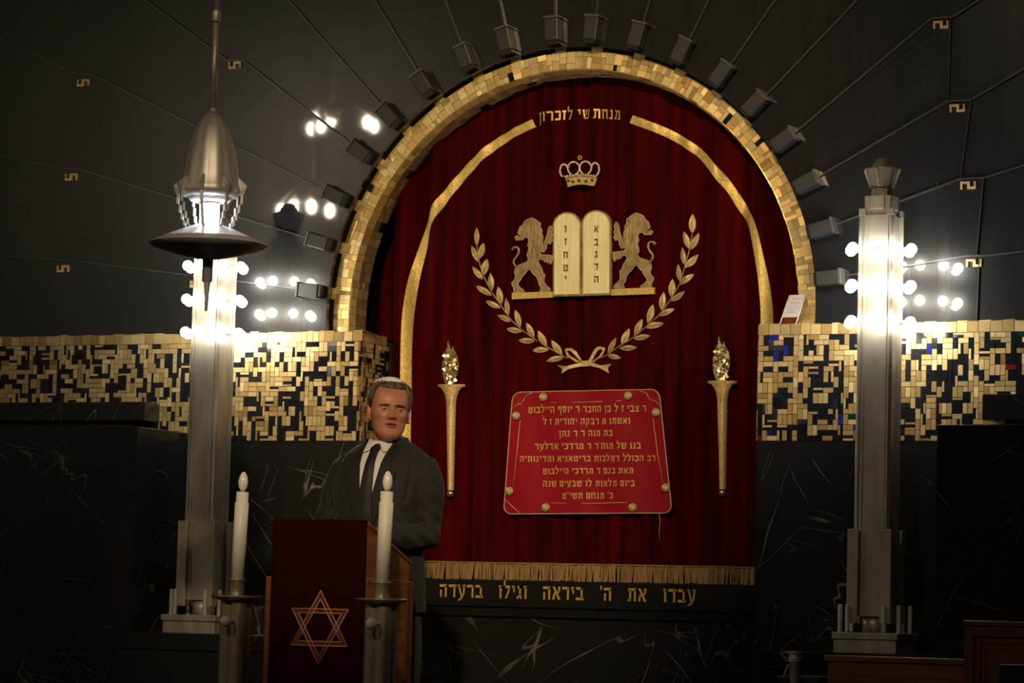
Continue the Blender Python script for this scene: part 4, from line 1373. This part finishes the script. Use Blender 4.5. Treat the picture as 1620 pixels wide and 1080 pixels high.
def face_bump(x, z):
    """Push out towards the front, in metres."""
    d = 0.0
    ax = abs(x)
    # nose
    if 0.078 < z < 0.140:
        t_ = (0.140 - z) / (0.140 - 0.088)
        pr_ = 0.004 + 0.022 * min(t_, 1.0) ** 1.25
        if z < 0.088: pr_ *= max(0, (z - 0.078) / 0.010) ** 0.7
        d += pr_ * math.exp(-(ax / (0.0075 + 0.0055 * min(1, t_))) ** 2.4)
        d += 0.009 * g(ax, 0.0135, 0.0060) * g(z, 0.0875, 0.0065)
    d -= 0.0125 * g(ax, 0.0325, 0.0150) * g(z, 0.1225, 0.0095)      # eye sockets
    d += 0.0055 * g(ax, 0.030, 0.022) * g(z, 0.1415, 0.0065)        # brows
    d -= 0.002 * g(ax, 0, .008) * g(z, .139, .006)
    d += 0.0050 * g(ax, 0.047, 0.017) * g(z, 0.097, 0.014)          # cheekbones
    d -= 0.0030 * g(ax, 0.044, 0.012) * g(z, 0.068, 0.014)
    d -= 0.0022 * math.exp(-((ax - (0.016 + (0.086 - z) * 0.55)) / 0.0035) ** 2) * (1 if 0.050 < z < 0.086 else 0)   # folds beside the mouth
    d += 0.0050 * g(ax, 0, 0.021) * g(z, 0.0655, 0.0042)            # upper lip
    d += 0.0060 * g(ax, 0, 0.019) * g(z, 0.0520, 0.0048)            # lower lip
    d -= 0.0105 * math.exp(-(ax / 0.021) ** 4) * g(z, 0.0588, 0.0030)   # open mouth
    d -= 0.003 * g(ax, 0, 0.02) * g(z, 0.043, 0.004)
    d += 0.0055 * g(ax, 0, 0.017) * g(z, 0.022, 0.011)              # chin
    d -= 0.0012 * g(ax, 0.0, 0.05) * (g(z, .158, .002) + g(z, .168, .002))
    return d
HM = Matrix.Translation((0.005, 0.0, neck.z - .092 + .0)) 
CHIN = at(606, 699, YMAN).z
HROT = Matrix.Rotation(R(36), 4, 'Z') @ Matrix.Rotation(R(3.5), 4, 'Y') @ Matrix.Rotation(R(-2), 4, 'X')
HM = Matrix.Translation((0.010, 0.012, CHIN + .002)) @ HROT @ Matrix.Translation((0, -.005, 0))
hb = MB()
rows = []
NH, NA = 130, 120
for j in range(NH + 1):
    z = -.004 + .240 * j / NH
    w_, f_, k_ = hprof(z)
    cy = (f_ + k_) / 2; dd = (k_ - f_) / 2
    row = []
    for k in range(NA):
        t_ = 2 * PI * k / NA
        c, s = math.cos(t_), math.sin(t_)
        e = 2.25
        x = w_ * math.copysign(abs(c) ** (2 / e), c); y = cy + dd * math.copysign(abs(s) ** (2 / e), s)
        if s < 0:
            wgt = min(1, (-s) * 1.6)
            y -= face_bump(x, z) * wgt
        row.append(HM @ Vector((x, y, z)))
    rows.append(row)
hb.grid(rows, closed=True)
hb.add(rows[0] , [tuple(range(NA))[::-1]]); hb.add(rows[-1], [tuple(range(NA))])
for sx_ in (-1, 1):      # ears
    rim, = [[(sx_ * (.0745 + .010 * math.sin(R(a)) ** 2 * .5 + .006), .012 + .017 * math.cos(R(a)) + .004, .112 + .031 * math.sin(R(a))) for a in range(-80, 250, 22)]]
    hb.tube([HM @ Vector(p) for p in rim], .0048, 8)
    hb.sphere(HM @ Vector((sx_ * .0760, .014, .110)), .018, 12, 8, 0, (.38, .8, 1.35))
    hb.sphere(HM @ Vector((sx_ * .0765, .004, .086)), .009, 10, 8, 0, (.6, .8, 1.0))
# neck, trunk, arms and hands: one continuous body
hb.tube([HM @ Vector((0, .024, .075)), HM @ Vector((0, .020, .03)), Vector((0.004, .028, CHIN - .035)), Vector((0, .034, CHIN - .10)), Vector((0, .03, CHIN - .17))], [.052, .056, .058, .060, .075], 28)
rows = [ring_pts(a * .88, d * .84, cy + .004, z - .012) for z, a, d, cy in TORSO[:-2]]
rows = [ring_pts(.165, .11, .01, .80), ring_pts(.17, .11, .01, .90)] + rows
hb.grid(rows, closed=True); hb.add(rows[0], [tuple(range(36))]); hb.add(rows[-1], [tuple(range(36))])
ARM = {1: [(.192, .012, 1.490), (.206, .018, 1.40), (.200, .020, 1.31), (.203, .010, 1.235), (.165, -.10, 1.222), (.105, -.235, 1.232)], -1: [(-.176, .015, 1.488), (-.205, .018, 1.40), (-.232, .020, 1.30), (-.245, .010, 1.225), (-.205, -.10, 1.222), (-.13, -.225, 1.236)]}
for sx_ in (-1, 1):
    A_ = [Vector(p) for p in ARM[sx_]]
    hb.tube(A_, [.050, .045, .040, .040, .036, .027], 16)
    # hand laid on the reading board
    w0 = A_[-1]; d = (A_[-1] - A_[-2]).normalized(); d.z = -.05; d.normalize()
    side = Vector((0, 0, 1)).cross(d).normalized()
    palm = w0 + d * .055
    hb.tube([w0, w0 + d * .03, w0 + d * .075, w0 + d * .095], [.024, .034, .039, .034], 14, flat=.42, up=(0, 0, 1))
    for k, (o_, L3) in enumerate(((-.030, .062), (-.010, .074), (.010, .070), (.028, .054))):
        p0 = w0 + d * .082 + side * o_
        hb.tube([p0, p0 + d * L3 * .45 + Vector((0, 0, .006)), p0 + d * L3 * .8 + Vector((0, 0, -.002)), p0 + d * L3 + Vector((0, 0, -.012))], [.0092, .0088, .008, .006], 10)
    p0 = w0 + d * .035 - side * sx_ * -.030
    hb.tube([p0, p0 + (d + side * sx_ * 1.0) * .028, p0 + (d * 1.3 + side * sx_ * .8) * .045], [.012, .010, .0075], 10)
for sx_ in (-1, 1):
    hb.tube([(sx_ * .09, .01, .88), (sx_ * .095, .005, .48), (sx_ * .10, .015, .10), (sx_ * .10, .015, .05)], [.085, .058, .042, .04], 16)
body_o = baked(hb, 'body', ['skin', 'lip', 'mouth_dark'], man, .0034, 2)
inv = HM.inverted()
for p in body_o.data.polygons:
    c = inv @ p.center
    if c.y < -.06 and abs(c.x) < .030 and .04 < c.z < .075:
        wl = 1 - (abs(c.x) / .0245) ** 2
        if wl > 0:
            if abs(c.z - .0588) < .0034 * wl ** .5: p.material_index = 2
            elif .0588 < c.z < .0588 + .0098 * wl ** .6: p.material_index = 1
            elif .0588 - .0115 * wl ** .6 < c.z <= .0588: p.material_index = 1

# eyes, brows
for sx_ in (-1, 1):
    e = MB(); e.sphere((0, 0, 0), .0118, 18, 12)
    eo = e.build('eyeball', 'eye_white', man)
    eo.matrix_local = HM @ Matrix.Translation((sx_ * .0318, -.0645, .1215))
    i_ = MB()
    gz = Vector((0.15, -1, 0.0)).normalized()
    rr = []
    a1 = gz.cross(Vector((0, 0, 1))).normalized(); a2 = a1.cross(gz)
    for r_, h_ in ((.0056, .0106), (.003, .0119), (.0002, .0123)):
        rr.append([gz * h_ + a1 * r_ * math.cos(2 * PI * k / 14) + a2 * r_ * math.sin(2 * PI * k / 14) for k in range(14)])
    i_.grid(rr, closed=True); i_.build('iris', 'iris', eo)
    ld = MB()
    up_, dn_ = [], []
    for a in range(-64, 65, 16):
        row = []
        for el in (66, 48, 28, 11):
            ca = R(a); ce = R(el - 6 * abs(a) / 64 * 2)
            row.append(Vector((.0130 * math.sin(ca) * math.cos(ce), -.0130 * math.cos(ca) * math.cos(ce), .0130 * math.sin(ce))))
        up_.append(row)
        row = []
        for el in (-62, -44, -21):
            ca = R(a); ce = R(el + 8 * abs(a) / 64 * 2)
            row.append(Vector((.0128 * math.sin(ca) * math.cos(ce), -.0128 * math.cos(ca) * math.cos(ce), .0128 * math.sin(ce))))
        dn_.append(row)
    ld.grid(up_); ld.grid(dn_)
    ld.build('eyelids', 'skin', eo)
    bw_ = MB()
    P_ = []
    for k in range(9):
        t_ = k / 8
        x = sx_ * (.012 + .040 * t_)
        z = .1365 + .0025 * math.sin(PI * min(1, t_ * 1.2)) - .003 * t_
        w_, f_, k_ = hprof(z)
        e = 2.25
        y = (f_ + k_) / 2 - (k_ - f_) / 2 * (1 - min(.99, abs(x) / w_) ** e) ** (1 / e) - face_bump(x, z)
        P_.append(HM @ Vector((x, y - .0005, z)))
    bw_.tube(P_, [.0016, .0024, .0026, .0026, .0025, .0023, .002, .0017, .001], 7, flat=1.0)
    bw_.build('eyebrow', 'brow_hair', man)

# hair shell with uneven locks
hr = MB()
rng = random.Random(8)
def hair_low(t_):
    """Lower edge of the hair for the angle t_ (0 = right, -90 = front)."""
    fr = math.cos(t_ + PI / 2)          # 1 at the front, -1 at the back
    if fr > 0.55: return .208 - .004 * math.cos((1 - fr) * 8)
    if fr > 0.22: return .208 - ((.55 - fr) / .33) ** .7 * .080
    if fr > -0.15: return .128 + (.22 - fr) / .37 * .004
    return .128 - min(1, (-.15 - fr) / .35) * .085
rows = []
NV, NA2 = 26, 140
outer_rows, inner_rows = [], []
for j in range(NV + 1):
    ro_, ri_ = [], []
    for k in range(NA2):
        t_ = 2 * PI * k / NA2
        lo = hair_low(t_) + .004 * math.sin(k * 2.1) * .6
        z = lo + (.2355 - lo) * (j / NV) ** .85
        w_, f_, k_ = hprof(z)
        cy = (f_ + k_) / 2; dd = (k_ - f_) / 2
        c, s = math.cos(t_), math.sin(t_)
        e = 2.25
        x = w_ * math.copysign(abs(c) ** (2 / e), c); y = cy + dd * math.copysign(abs(s) ** (2 / e), s)
        ctr = Vector((0, .012, .135))
        n_ = (Vector((x, y, z)) - ctr).normalized()
        lift = .0105 * min(1, j / 3 + .25) + .0022 * math.sin(k * .9 + j * .35) + .0016 * math.sin(k * 2.3 - j * .6) + rng.uniform(-.0008, .0008)
        if s < -.3: lift += .006 * g(j / NV, .45, .3)
        ro_.append(HM @ (Vector((x, y, z)) + n_ * lift)); ri_.append(HM @ (Vector((x, y, z)) - n_ * .004))
    outer_rows.append(ro_); inner_rows.append(ri_)
hr.grid(outer_rows, closed=True)
hr.grid([inner_rows[0], outer_rows[0]], closed=True)
hr.add(outer_rows[-1], [tuple(range(NA2))])
for k in range(26):       # loose strands at the crown and above the ear
    a = rng.uniform(R(110), R(185)) if k < 26 else rng.uniform(0, 2 * PI)
    z = rng.uniform(.17, .225)
    w_, f_, k_ = hprof(z)
    x = w_ * math.cos(a); y = (f_ + k_) / 2 + (k_ - f_) / 2 * math.sin(a)
    n_ = (Vector((x, y, z)) - Vector((0, .012, .135))).normalized()
    p0 = Vector((x, y, z)) + n_ * .008
    q = p0 + n_ * .008 + Vector((rng.uniform(-.012, .012), rng.uniform(0, .014), rng.uniform(-.004, .012)))
    hr.tube([HM @ p0, HM @ ((p0 + q) / 2 + n_ * .003), HM @ q], [.0016, .0012, .0005], 5)
hr.build('hair', 'hair', man)
kp = MB()
rows = []
KM = HM @ Matrix.Translation((0, .024, .169)) @ Matrix.Rotation(R(-6), 4, 'X')
for j in range(9):
    a = R(50) * (1 - j / 8)
    rows.append([KM @ Vector((.094 * math.sin(a) * math.cos(2 * PI * k / 36), .106 * math.sin(a) * math.sin(2 * PI * k / 36), .0905 * math.cos(a))) for k in range(36)])
kp.grid(rows, closed=True)
kp.grid([rows[0], [KM @ (KM.inverted() @ p * .965) for p in rows[0]]], closed=True)
kp.build('kippah', 'kippah_satin', man)

# jacket
jk = MB()
rows = [ring_pts(a, d, cy, z) for z, a, d, cy in TORSO[:-1]]
jk.grid(rows, closed=True); jk.add(rows[0], [tuple(range(36))]); jk.add(rows[-1], [tuple(range(36))])
for sx_ in (-1, 1):
    A_ = [Vector(p) for p in ARM[sx_]]
    jk.tube([Vector((sx_ * .11, .02, 1.495))] + A_[:1] + [A_[0] * .5 + A_[1] * .5] + A_[1:5] + [A_[4] * .25 + A_[5] * .75], [.055, .060, .061, .060, .056, .057, .052, .045], 20)
    for (z, dr) in ((1.30, .0), (1.262, .0), (1.225, .0)):      # sleeve creases near the elbow
        p = A_[2] * ((z - 1.235) / .075) + A_[3] * (1 - (z - 1.235) / .075)
jacket = baked(jk, 'jacket', 'suit', man, .0065, 9)
# creases pushed into the cloth, and the sewn-in sleeve heads
for v in jacket.data.vertices:
    c = v.co.copy()
    sx_ = 1 if c.x > 0 else -1
    ax = abs(c.x)
    if ax > .13 and 1.12 < c.z < 1.45:
        q = math.sin((c.z + .5 * c.y + .6 * ax) * 95) * .6 + .4 * math.sin((c.z - .7 * c.y) * 62 + 1)
        fall = g(c.z, 1.27, .085)
        v.co += Vector((sx_ * .006 * q * fall, -.006 * q * fall, 0))
    if c.z > 1.36:
        se = .148 + .012 * math.sin((c.z - 1.36) * 14)
        v.co += Vector((0, .007 * g(ax, se, .007) * (1 if c.y < .02 else -1), -.004 * g(ax, se, .007) if c.z > 1.5 else 0))
    if ax < .19 and c.z < 1.15:
        v.co.y += .003 * math.sin(c.x * 50 + c.z * 5)
jacket.data.update()

def cloth_patch(name, m_, left, right, lift, parent, nz=14, nx=6, thick=.004):
    """left(z), right(z) edges on the chest between two heights."""
    b_ = MB()
    (z0, z1, fl0, fl1) = left
    rows = []
    for j in range(nz + 1):
        z = z0 + (z1 - z0) * j / nz
        xa, xb = fl0(z), fl1(z)
        rows.append([Vector((xa + (xb - xa) * i / nx, front_y(xa + (xb - xa) * i / nx, z, lift), z)) for i in range(nx + 1)])
    b_.grid(rows)
    b_.grid([[q + Vector((0, thick, 0)) for q in r_] for r_ in rows])
    for e in (0, nx): b_.grid([[r_[e], r_[e] + Vector((0, thick, 0))] for r_ in rows])
    b_.grid([rows[0], [q + Vector((0, thick, 0)) for q in rows[0]]]); b_.grid([rows[-1], [q + Vector((0, thick, 0)) for q in rows[-1]]])
    return b_.build(name, m_, parent)
ZV, ZN = 1.225, 1.600
def ved(z): return .060 * max(0, (z - ZV) / (ZN - ZV)) ** .9
sh = cloth_patch('shirt', 'shirt', (ZV, 1.590, lambda z: -ved(z) - .006, lambda z: ved(z) + .006), None, .005, man)
# collar: a standing band, lower at the front, and two folded points
cb = MB()
NCX, NCY = .003, .032
def cpt(a, r_, dz): return Vector((NCX + r_ * math.cos(a), NCY + r_ * 1.02 * math.sin(a), 1.592 + .030 * (.5 + .5 * math.sin(a)) + dz))
ANGS = [R(15 * k) for k in range(24)]
cb.grid([[cpt(a, .0735, -.030) for a in ANGS], [cpt(a, .0685, .012) for a in ANGS], [cpt(a, .0645, .012) for a in ANGS], [cpt(a, .064, -.02) for a in ANGS]], closed=True)
for sx_ in (-1, 1):
    aa = [R(-90 + sx_ * d) for d in (4, 25, 48, 70)]
    top_e = [cpt(a, .0715, .012) for a in aa]
    tip = Vector((sx_ * .044, 0, 1.557)); tip.y = front_y(tip.x, tip.z, .016)
    inn_ = cpt(aa[0], .078, -.012)
    P_ = top_e + [cpt(aa[3], .079, -.026), tip + Vector((sx_ * .004, 0, .003)), tip, inn_]
    cb.prism(P_, (0, .003, 0))
cb.build('collar', 'shirt', sh)
jc = MB()
def jpt(a, r_, z): return Vector((NCX + r_ * 1.05 * math.cos(a), NCY + .004 + r_ * math.sin(a), z))
JA = [R(-38 + 256 * k / 30) for k in range(31)]
def jz(a): return 1.612 + .016 * (.5 + .5 * math.sin(a))
jrows = [[jpt(a, .098, jz(a) - .045) for a in JA], [jpt(a, .084, jz(a) - .012) for a in JA], [jpt(a, .078, jz(a)) for a in JA], [jpt(a, .073, jz(a) - .002) for a in JA], [jpt(a, .072, jz(a) - .04) for a in JA]]
jc.grid(jrows)
jc.build('jacket_collar', 'suit', jacket)
tz1 = 1.592
tie = MB()
def tw(z): return .0165 + .020 * min(1, (tz1 - .035 - z) / .30) if z < tz1 - .035 else .0165 + .009 * (z - (tz1 - .035)) / .035
rows = []
for j in range(25):
    z = 1.20 + (tz1 - 1.20) * j / 24
    lf = .014 if z < tz1 - .035 else .019
    w_ = tw(z)
    rows.append([Vector((w_ * (i / 4 - 1) , front_y(0, min(z, 1.595), lf + .004 * (1 - abs(i / 4 - 1))), z)) for i in range(9)])
tie.grid(rows); tie.grid([[q + Vector((0, .006, 0)) for q in r_] for r_ in rows])
for e in (0, 8): tie.grid([[r_[e], r_[e] + Vector((0, .006, 0))] for r_ in rows])
tie.build('tie', 'tie', man)
for sx_ in (-1, 1):       # lapels
    def inn(z): return sx_ * (ved(z) - .001)
    def out_(z):
        t_ = (z - ZV) / (ZN - ZV)
        base = ved(z) + .010 + .060 * max(0, min(1, t_ / .62)) ** .8
        if t_ > .68: base = ved(z) + .048 - .035 * (t_ - .68) / .32
        return sx_ * base
    lp_ = cloth_patch('lapel', 'suit_edge', (ZV - .01, ZN, inn, out_), None, .010, jacket, 40, 6, .006)
b = MB()
b.tube([Vector((.001, front_y(0, z, .006), z)) for z in [0.95 + k * .03 for k in range(10)]], .002, 5)
b.build('front_edge', 'suit_edge', jacket)
for sx_ in (1, -1):
    b = MB()
    z = 1.085
    P_ = [Vector((sx_ * x, front_y(x, z, .003), z)) for x in (.075, .10, .125, .148)]
    b.grid([P_, [p + Vector((0, -.002, -.05)) for p in P_]]); b.grid([[p + Vector((0, .004, 0)) for p in P_], P_])
    b.build('pocket_flap', 'suit_edge', jacket)

tr = MB()
rows = [ring_pts(.172, .116, .01, .86), ring_pts(.172, .116, .01, .95), ring_pts(.165, .11, .01, 1.04)]
tr.grid(rows, closed=True); tr.add(rows[0], [tuple(range(36))]); tr.add(rows[-1], [tuple(range(36))])
for sx_ in (-1, 1):
    tr.tube([(sx_ * .088, .01, .92), (sx_ * .094, .01, .80), (sx_ * .098, .008, .50), (sx_ * .10, .015, .06)], [.090, .092, .075, .062], 20)
baked(tr, 'trousers', 'suit', man, .008, 3)
for sx_ in (-1, 1):
    b = MB()
    rows = []
    for (y, hw_, h_) in ((.075, .02, .05), (.06, .036, .075), (.0, .040, .085), (-.07, .044, .062), (-.13, .048, .045), (-.18, .036, .035), (-.20, .012, .02)):
        rows.append([(sx_ * .10 + hw_ * math.cos(2 * PI * k / 16), y, max(0, h_ / 2 + h_ / 2 * math.sin(2 * PI * k / 16) * 1.0)) for k in range(16)])
    b.grid(rows, closed=True); b.add(rows[0], [tuple(range(16))]); b.add(rows[-1], [tuple(range(16))])
    b.build('shoe', 'shoe', man)
tag(man, 'man in dark suit, white shirt, black tie and kippah speaking behind the lectern', 'person')

# ------------------------------------------------------------------ information card on the ledge
ic = MB()
p = [at(1233.5, 514.5, -.115), at(1259, 512, -.115), at(1275, 463, -.02), at(1249, 467, -.02)]
zmin = min(p[0].z, p[1].z)
for q in p[:2]: q.z = ZT + .003
p[2] = p[1] + (p[3] - p[0])
nrm = (p[1] - p[0]).cross(p[3] - p[0]).normalized()
if nrm.y > 0: nrm = -nrm
card = empty('information_card', (p[0] + p[1]) / 2)
def cardpart(b_, name, m_):
    o = b_.build(name, m_, card); o.matrix_parent_inverse = Matrix.Translation(-card.location); return o
b = MB(); b.prism(p, nrm * -.004); cardpart(b, 'holder', 'red_wood')
def cu_(u, v): return p[0] + (p[1] - p[0]) * u + (p[3] - p[0]) * v
b = MB(); b.prism([cu_(u, v) + nrm * .0012 for u, v in ((.05, .24), (.95, .24), (.95, .99), (.05, .99))], nrm * -.001); pap = cardpart(b, 'paper', 'white_card')
b = MB()
for e in (0, 1): b.tube([cu_(e, 0), cu_(e, 1)], .0022, 6)
b.tube([cu_(0, 1), cu_(1, 1)], .0015, 6)
cardpart(b, 'clear_edge', 'clear_edge')
b = MB()
for v, a, c in ((.86, .25, .85), (.74, .2, .8), (.68, .2, .9), (.60, .2, .85), (.53, .2, .9), (.46, .2, .7), (.39, .2, .8)):
    b.prism([cu_(uu, vv) + nrm * .0016 for uu, vv in ((a, v), (c, v), (c, v + .018), (a, v + .018))], nrm * -.0005)
b2_ = b.build('print', 'print_grey', pap)
b2_.matrix_parent_inverse = Matrix.Translation(-card.location) if False else Matrix.Identity(4)
tag(card, 'small white information card leaning on the right mosaic ledge', 'card')

# ------------------------------------------------------------------ things at the lower right
YB = -1.2
a_, c_ = at(1305, 1037, YB), at(1532, 1041, YB)
be = empty('wooden_bench', ((a_.x + c_.x) / 2, YB + .1, 0))
hw = (c_.x - a_.x) / 2
zb_ = at(1410, 1039, YB).z
b = MB(); b.box(-hw, hw, -.11, .11, zb_ - .022, zb_); b.build('top_rail', 'bench_wood', be, .004)
b = MB(); b.prism([(-hw + .008, -.10, 0), (hw - .0, -.10, 0), (hw, -.10, zb_ - .022), (-hw + .012, -.10, zb_ - .022)], (0, .2, 0)); b.build('front_panel', 'bench_wood', be, .002)
tag(be, 'low brown wooden bench front below the right column lamp', 'bench')
YW = -1.45
a_ = at(1527.5, 981, YW)
wc = empty('wooden_cabinet', (a_.x + .35, YW + .2, 0))
zc_ = a_.z
b = MB(); b.box(-.35, .6, -.2, .18, 0, zc_ - .02); b.build('case', 'red_wood', wc, .003)
b = MB(); b.box(-.356, .606, -.212, .19, zc_ - .02, zc_); b.build('top', 'red_wood', wc, .004)
for (i0, i1) in ((.0, .035), (.045, .06), (.07, .078)):
    b = MB()
    z1, z0 = zc_ - .022 - i0, .1 + i0
    xl, xr = -.35 + i0, .6 - i0
    d = -.2 - .012 + i0 * .12
    wd = i1 - i0
    b.box(xl, xl + wd, d, -.198, z0, z1); b.box(xl + wd, xr - wd, d, -.198, z1 - wd, z1); b.box(xr - wd, xr, d, -.198, z0, z1)
    b.build('door_frame', 'red_wood', wc, .002)
tag(wc, 'reddish wooden cabinet with moulded frame at the lower right edge', 'cabinet')
YK = -1.9
a_ = at(1580, 1050, YK)
sc2 = empty('black_stand', (a_.x + .25, YK + .1, 0))
b = MB(); b.box(-.25, .35, -.1, .02, a_.z - .30, a_.z); b.build('panel', 'black_plastic', sc2, .004)
b = MB(); b.box(-.02, .04, -.06, -.02, 0.02, a_.z - .29); b.build('post', 'black_plastic', sc2)
b = MB(); b.box(-.2, .2, -.12, .06, 0, .025); b.build('base', 'black_plastic', sc2, .004)
tag(sc2, 'black panel stand in the bottom right corner before the cabinet', 'stand')
YV = -1.35
a_ = at(1258.5, 1030, YV); m = 1 / (F_PX / (a_ - CAM).dot(FWD))
mv = empty('metal_stand', (a_.x, YV, 0))
zt_ = a_.z
b = MB(); b.lathe([(.055, 0), (.055, .012), (.016, .02), (.016, zt_ - .20), (.017, zt_ - .12), (.0235, zt_ - .035), (.026, zt_ - .030), (.026, zt_ - .024), (.0245, zt_ - .022), (.025, zt_ - .006), (.027, zt_), (.022, zt_), (.02, zt_ - .02)], seg=24); b.build('tapered_body', 'pewter', mv)
for zz in (.026, .034):
    b = MB(); b.lathe([(.0252, zt_ - zz - .002), (.0268, zt_ - zz), (.0252, zt_ - zz + .002)], seg=24, cap=False); b.build('ring', 'clear_edge', mv)
b = MB(); b.tube([(-.02, 0, zt_ - .045), (-.058, -.01, zt_ - .008), (-.03, -.005, zt_ - .003), (-.01, 0, zt_ - .004)], .0022, 6); b.tube([(-.045, -.01, zt_ - .10), (-.028, 0, zt_ - .05)], .0018, 6)
b.build('wire_arm', 'clear_edge', mv)
tag(mv, 'slim tapered metal stand with banded rim left of the wooden bench', 'stand')
a_ = at(1236, 1068, -1.05); c_ = at(1300, 1068, -1.05)
tb2 = empty('dark_box', ((a_.x + c_.x) / 2, -1.0, 0))
hw = (c_.x - a_.x) / 2
b = MB(); b.box(-hw, hw, -.08, .1, 0, a_.z - .012); b.build('body', 'black_plastic', tb2, .003)
b = MB(); b.box(-hw - .004, hw + .004, -.085, .105, a_.z - .012, a_.z); b.build('lid', 'block_paint', tb2, .002)
tag(tb2, 'low black box behind the slim metal stand', 'box')

# ------------------------------------------------------------------ the hall that the polished wall mirrors
b = MB(); b.box(-8.2, -8.0, -16, 1.0, 0, 7); tag(b.build('wall_left', 'hall_plaster'), kind='structure')
b = MB(); b.box(8.0, 8.2, -16, 1.0, 0, 7); tag(b.build('wall_right', 'hall_dark'), kind='structure')
b = MB(); b.box(-8.2, 8.2, -16.2, -16, 0, 7); tag(b.build('wall_front', 'hall_dark'), kind='structure')
b = MB(); b.box(-8.2, 8.2, -16.2, 1.0, 7, 7.2); tag(b.build('ceiling', 'hall_dark'), kind='structure')

def mirrored(px, py, dist):
    """The spot in the hall that the polished wall shows at this place of the photograph."""
    p = at(px, py, YP)
    d = (p - CAM).normalized(); d.y = -d.y
    return p + d * dist
for pts, dist, lab in (([(483, 204), (498, 200), (507, 187), (533, 188), (590, 191), (601, 197)], 10.5, 'upper ring of warm bulbs hanging in the hall, mirrored in the black wall'),
                 ([(449, 326), (468, 320), (497, 320), (526, 326)], 8.8, 'lower ring of warm bulbs hanging in the hall, mirrored in the black wall')):
    P_ = [mirrored(x, y, dist) for x, y in pts]
    c = sum(P_, Vector()) / len(P_)
    root = empty('chandelier', c)
    b = MB(); b.tube([(0, 0, .1), (0, 0, 7 - c.z)], .015, 8); b.build('rod', 'nickel', root)
    b = MB(); b.sphere((0, 0, .1), .07, 14, 10); b.build('hub', 'nickel', root)
    for q in P_:
        d = q - c
        b = MB(); b.tube([(0, 0, .1), d * .5 + Vector((0, 0, .16)), d + Vector((0, 0, .07))], .010, 8); b.build('arm', 'nickel', root)
        b = MB(); b.sphere((0, 0, 0), .036, 14, 10, 0, (1, 1, 1.5)); o = b.build('bulb', 'chandelier_glow', root); o.location = d
    tag(root, lab, 'chandelier', 'chandeliers in the hall')
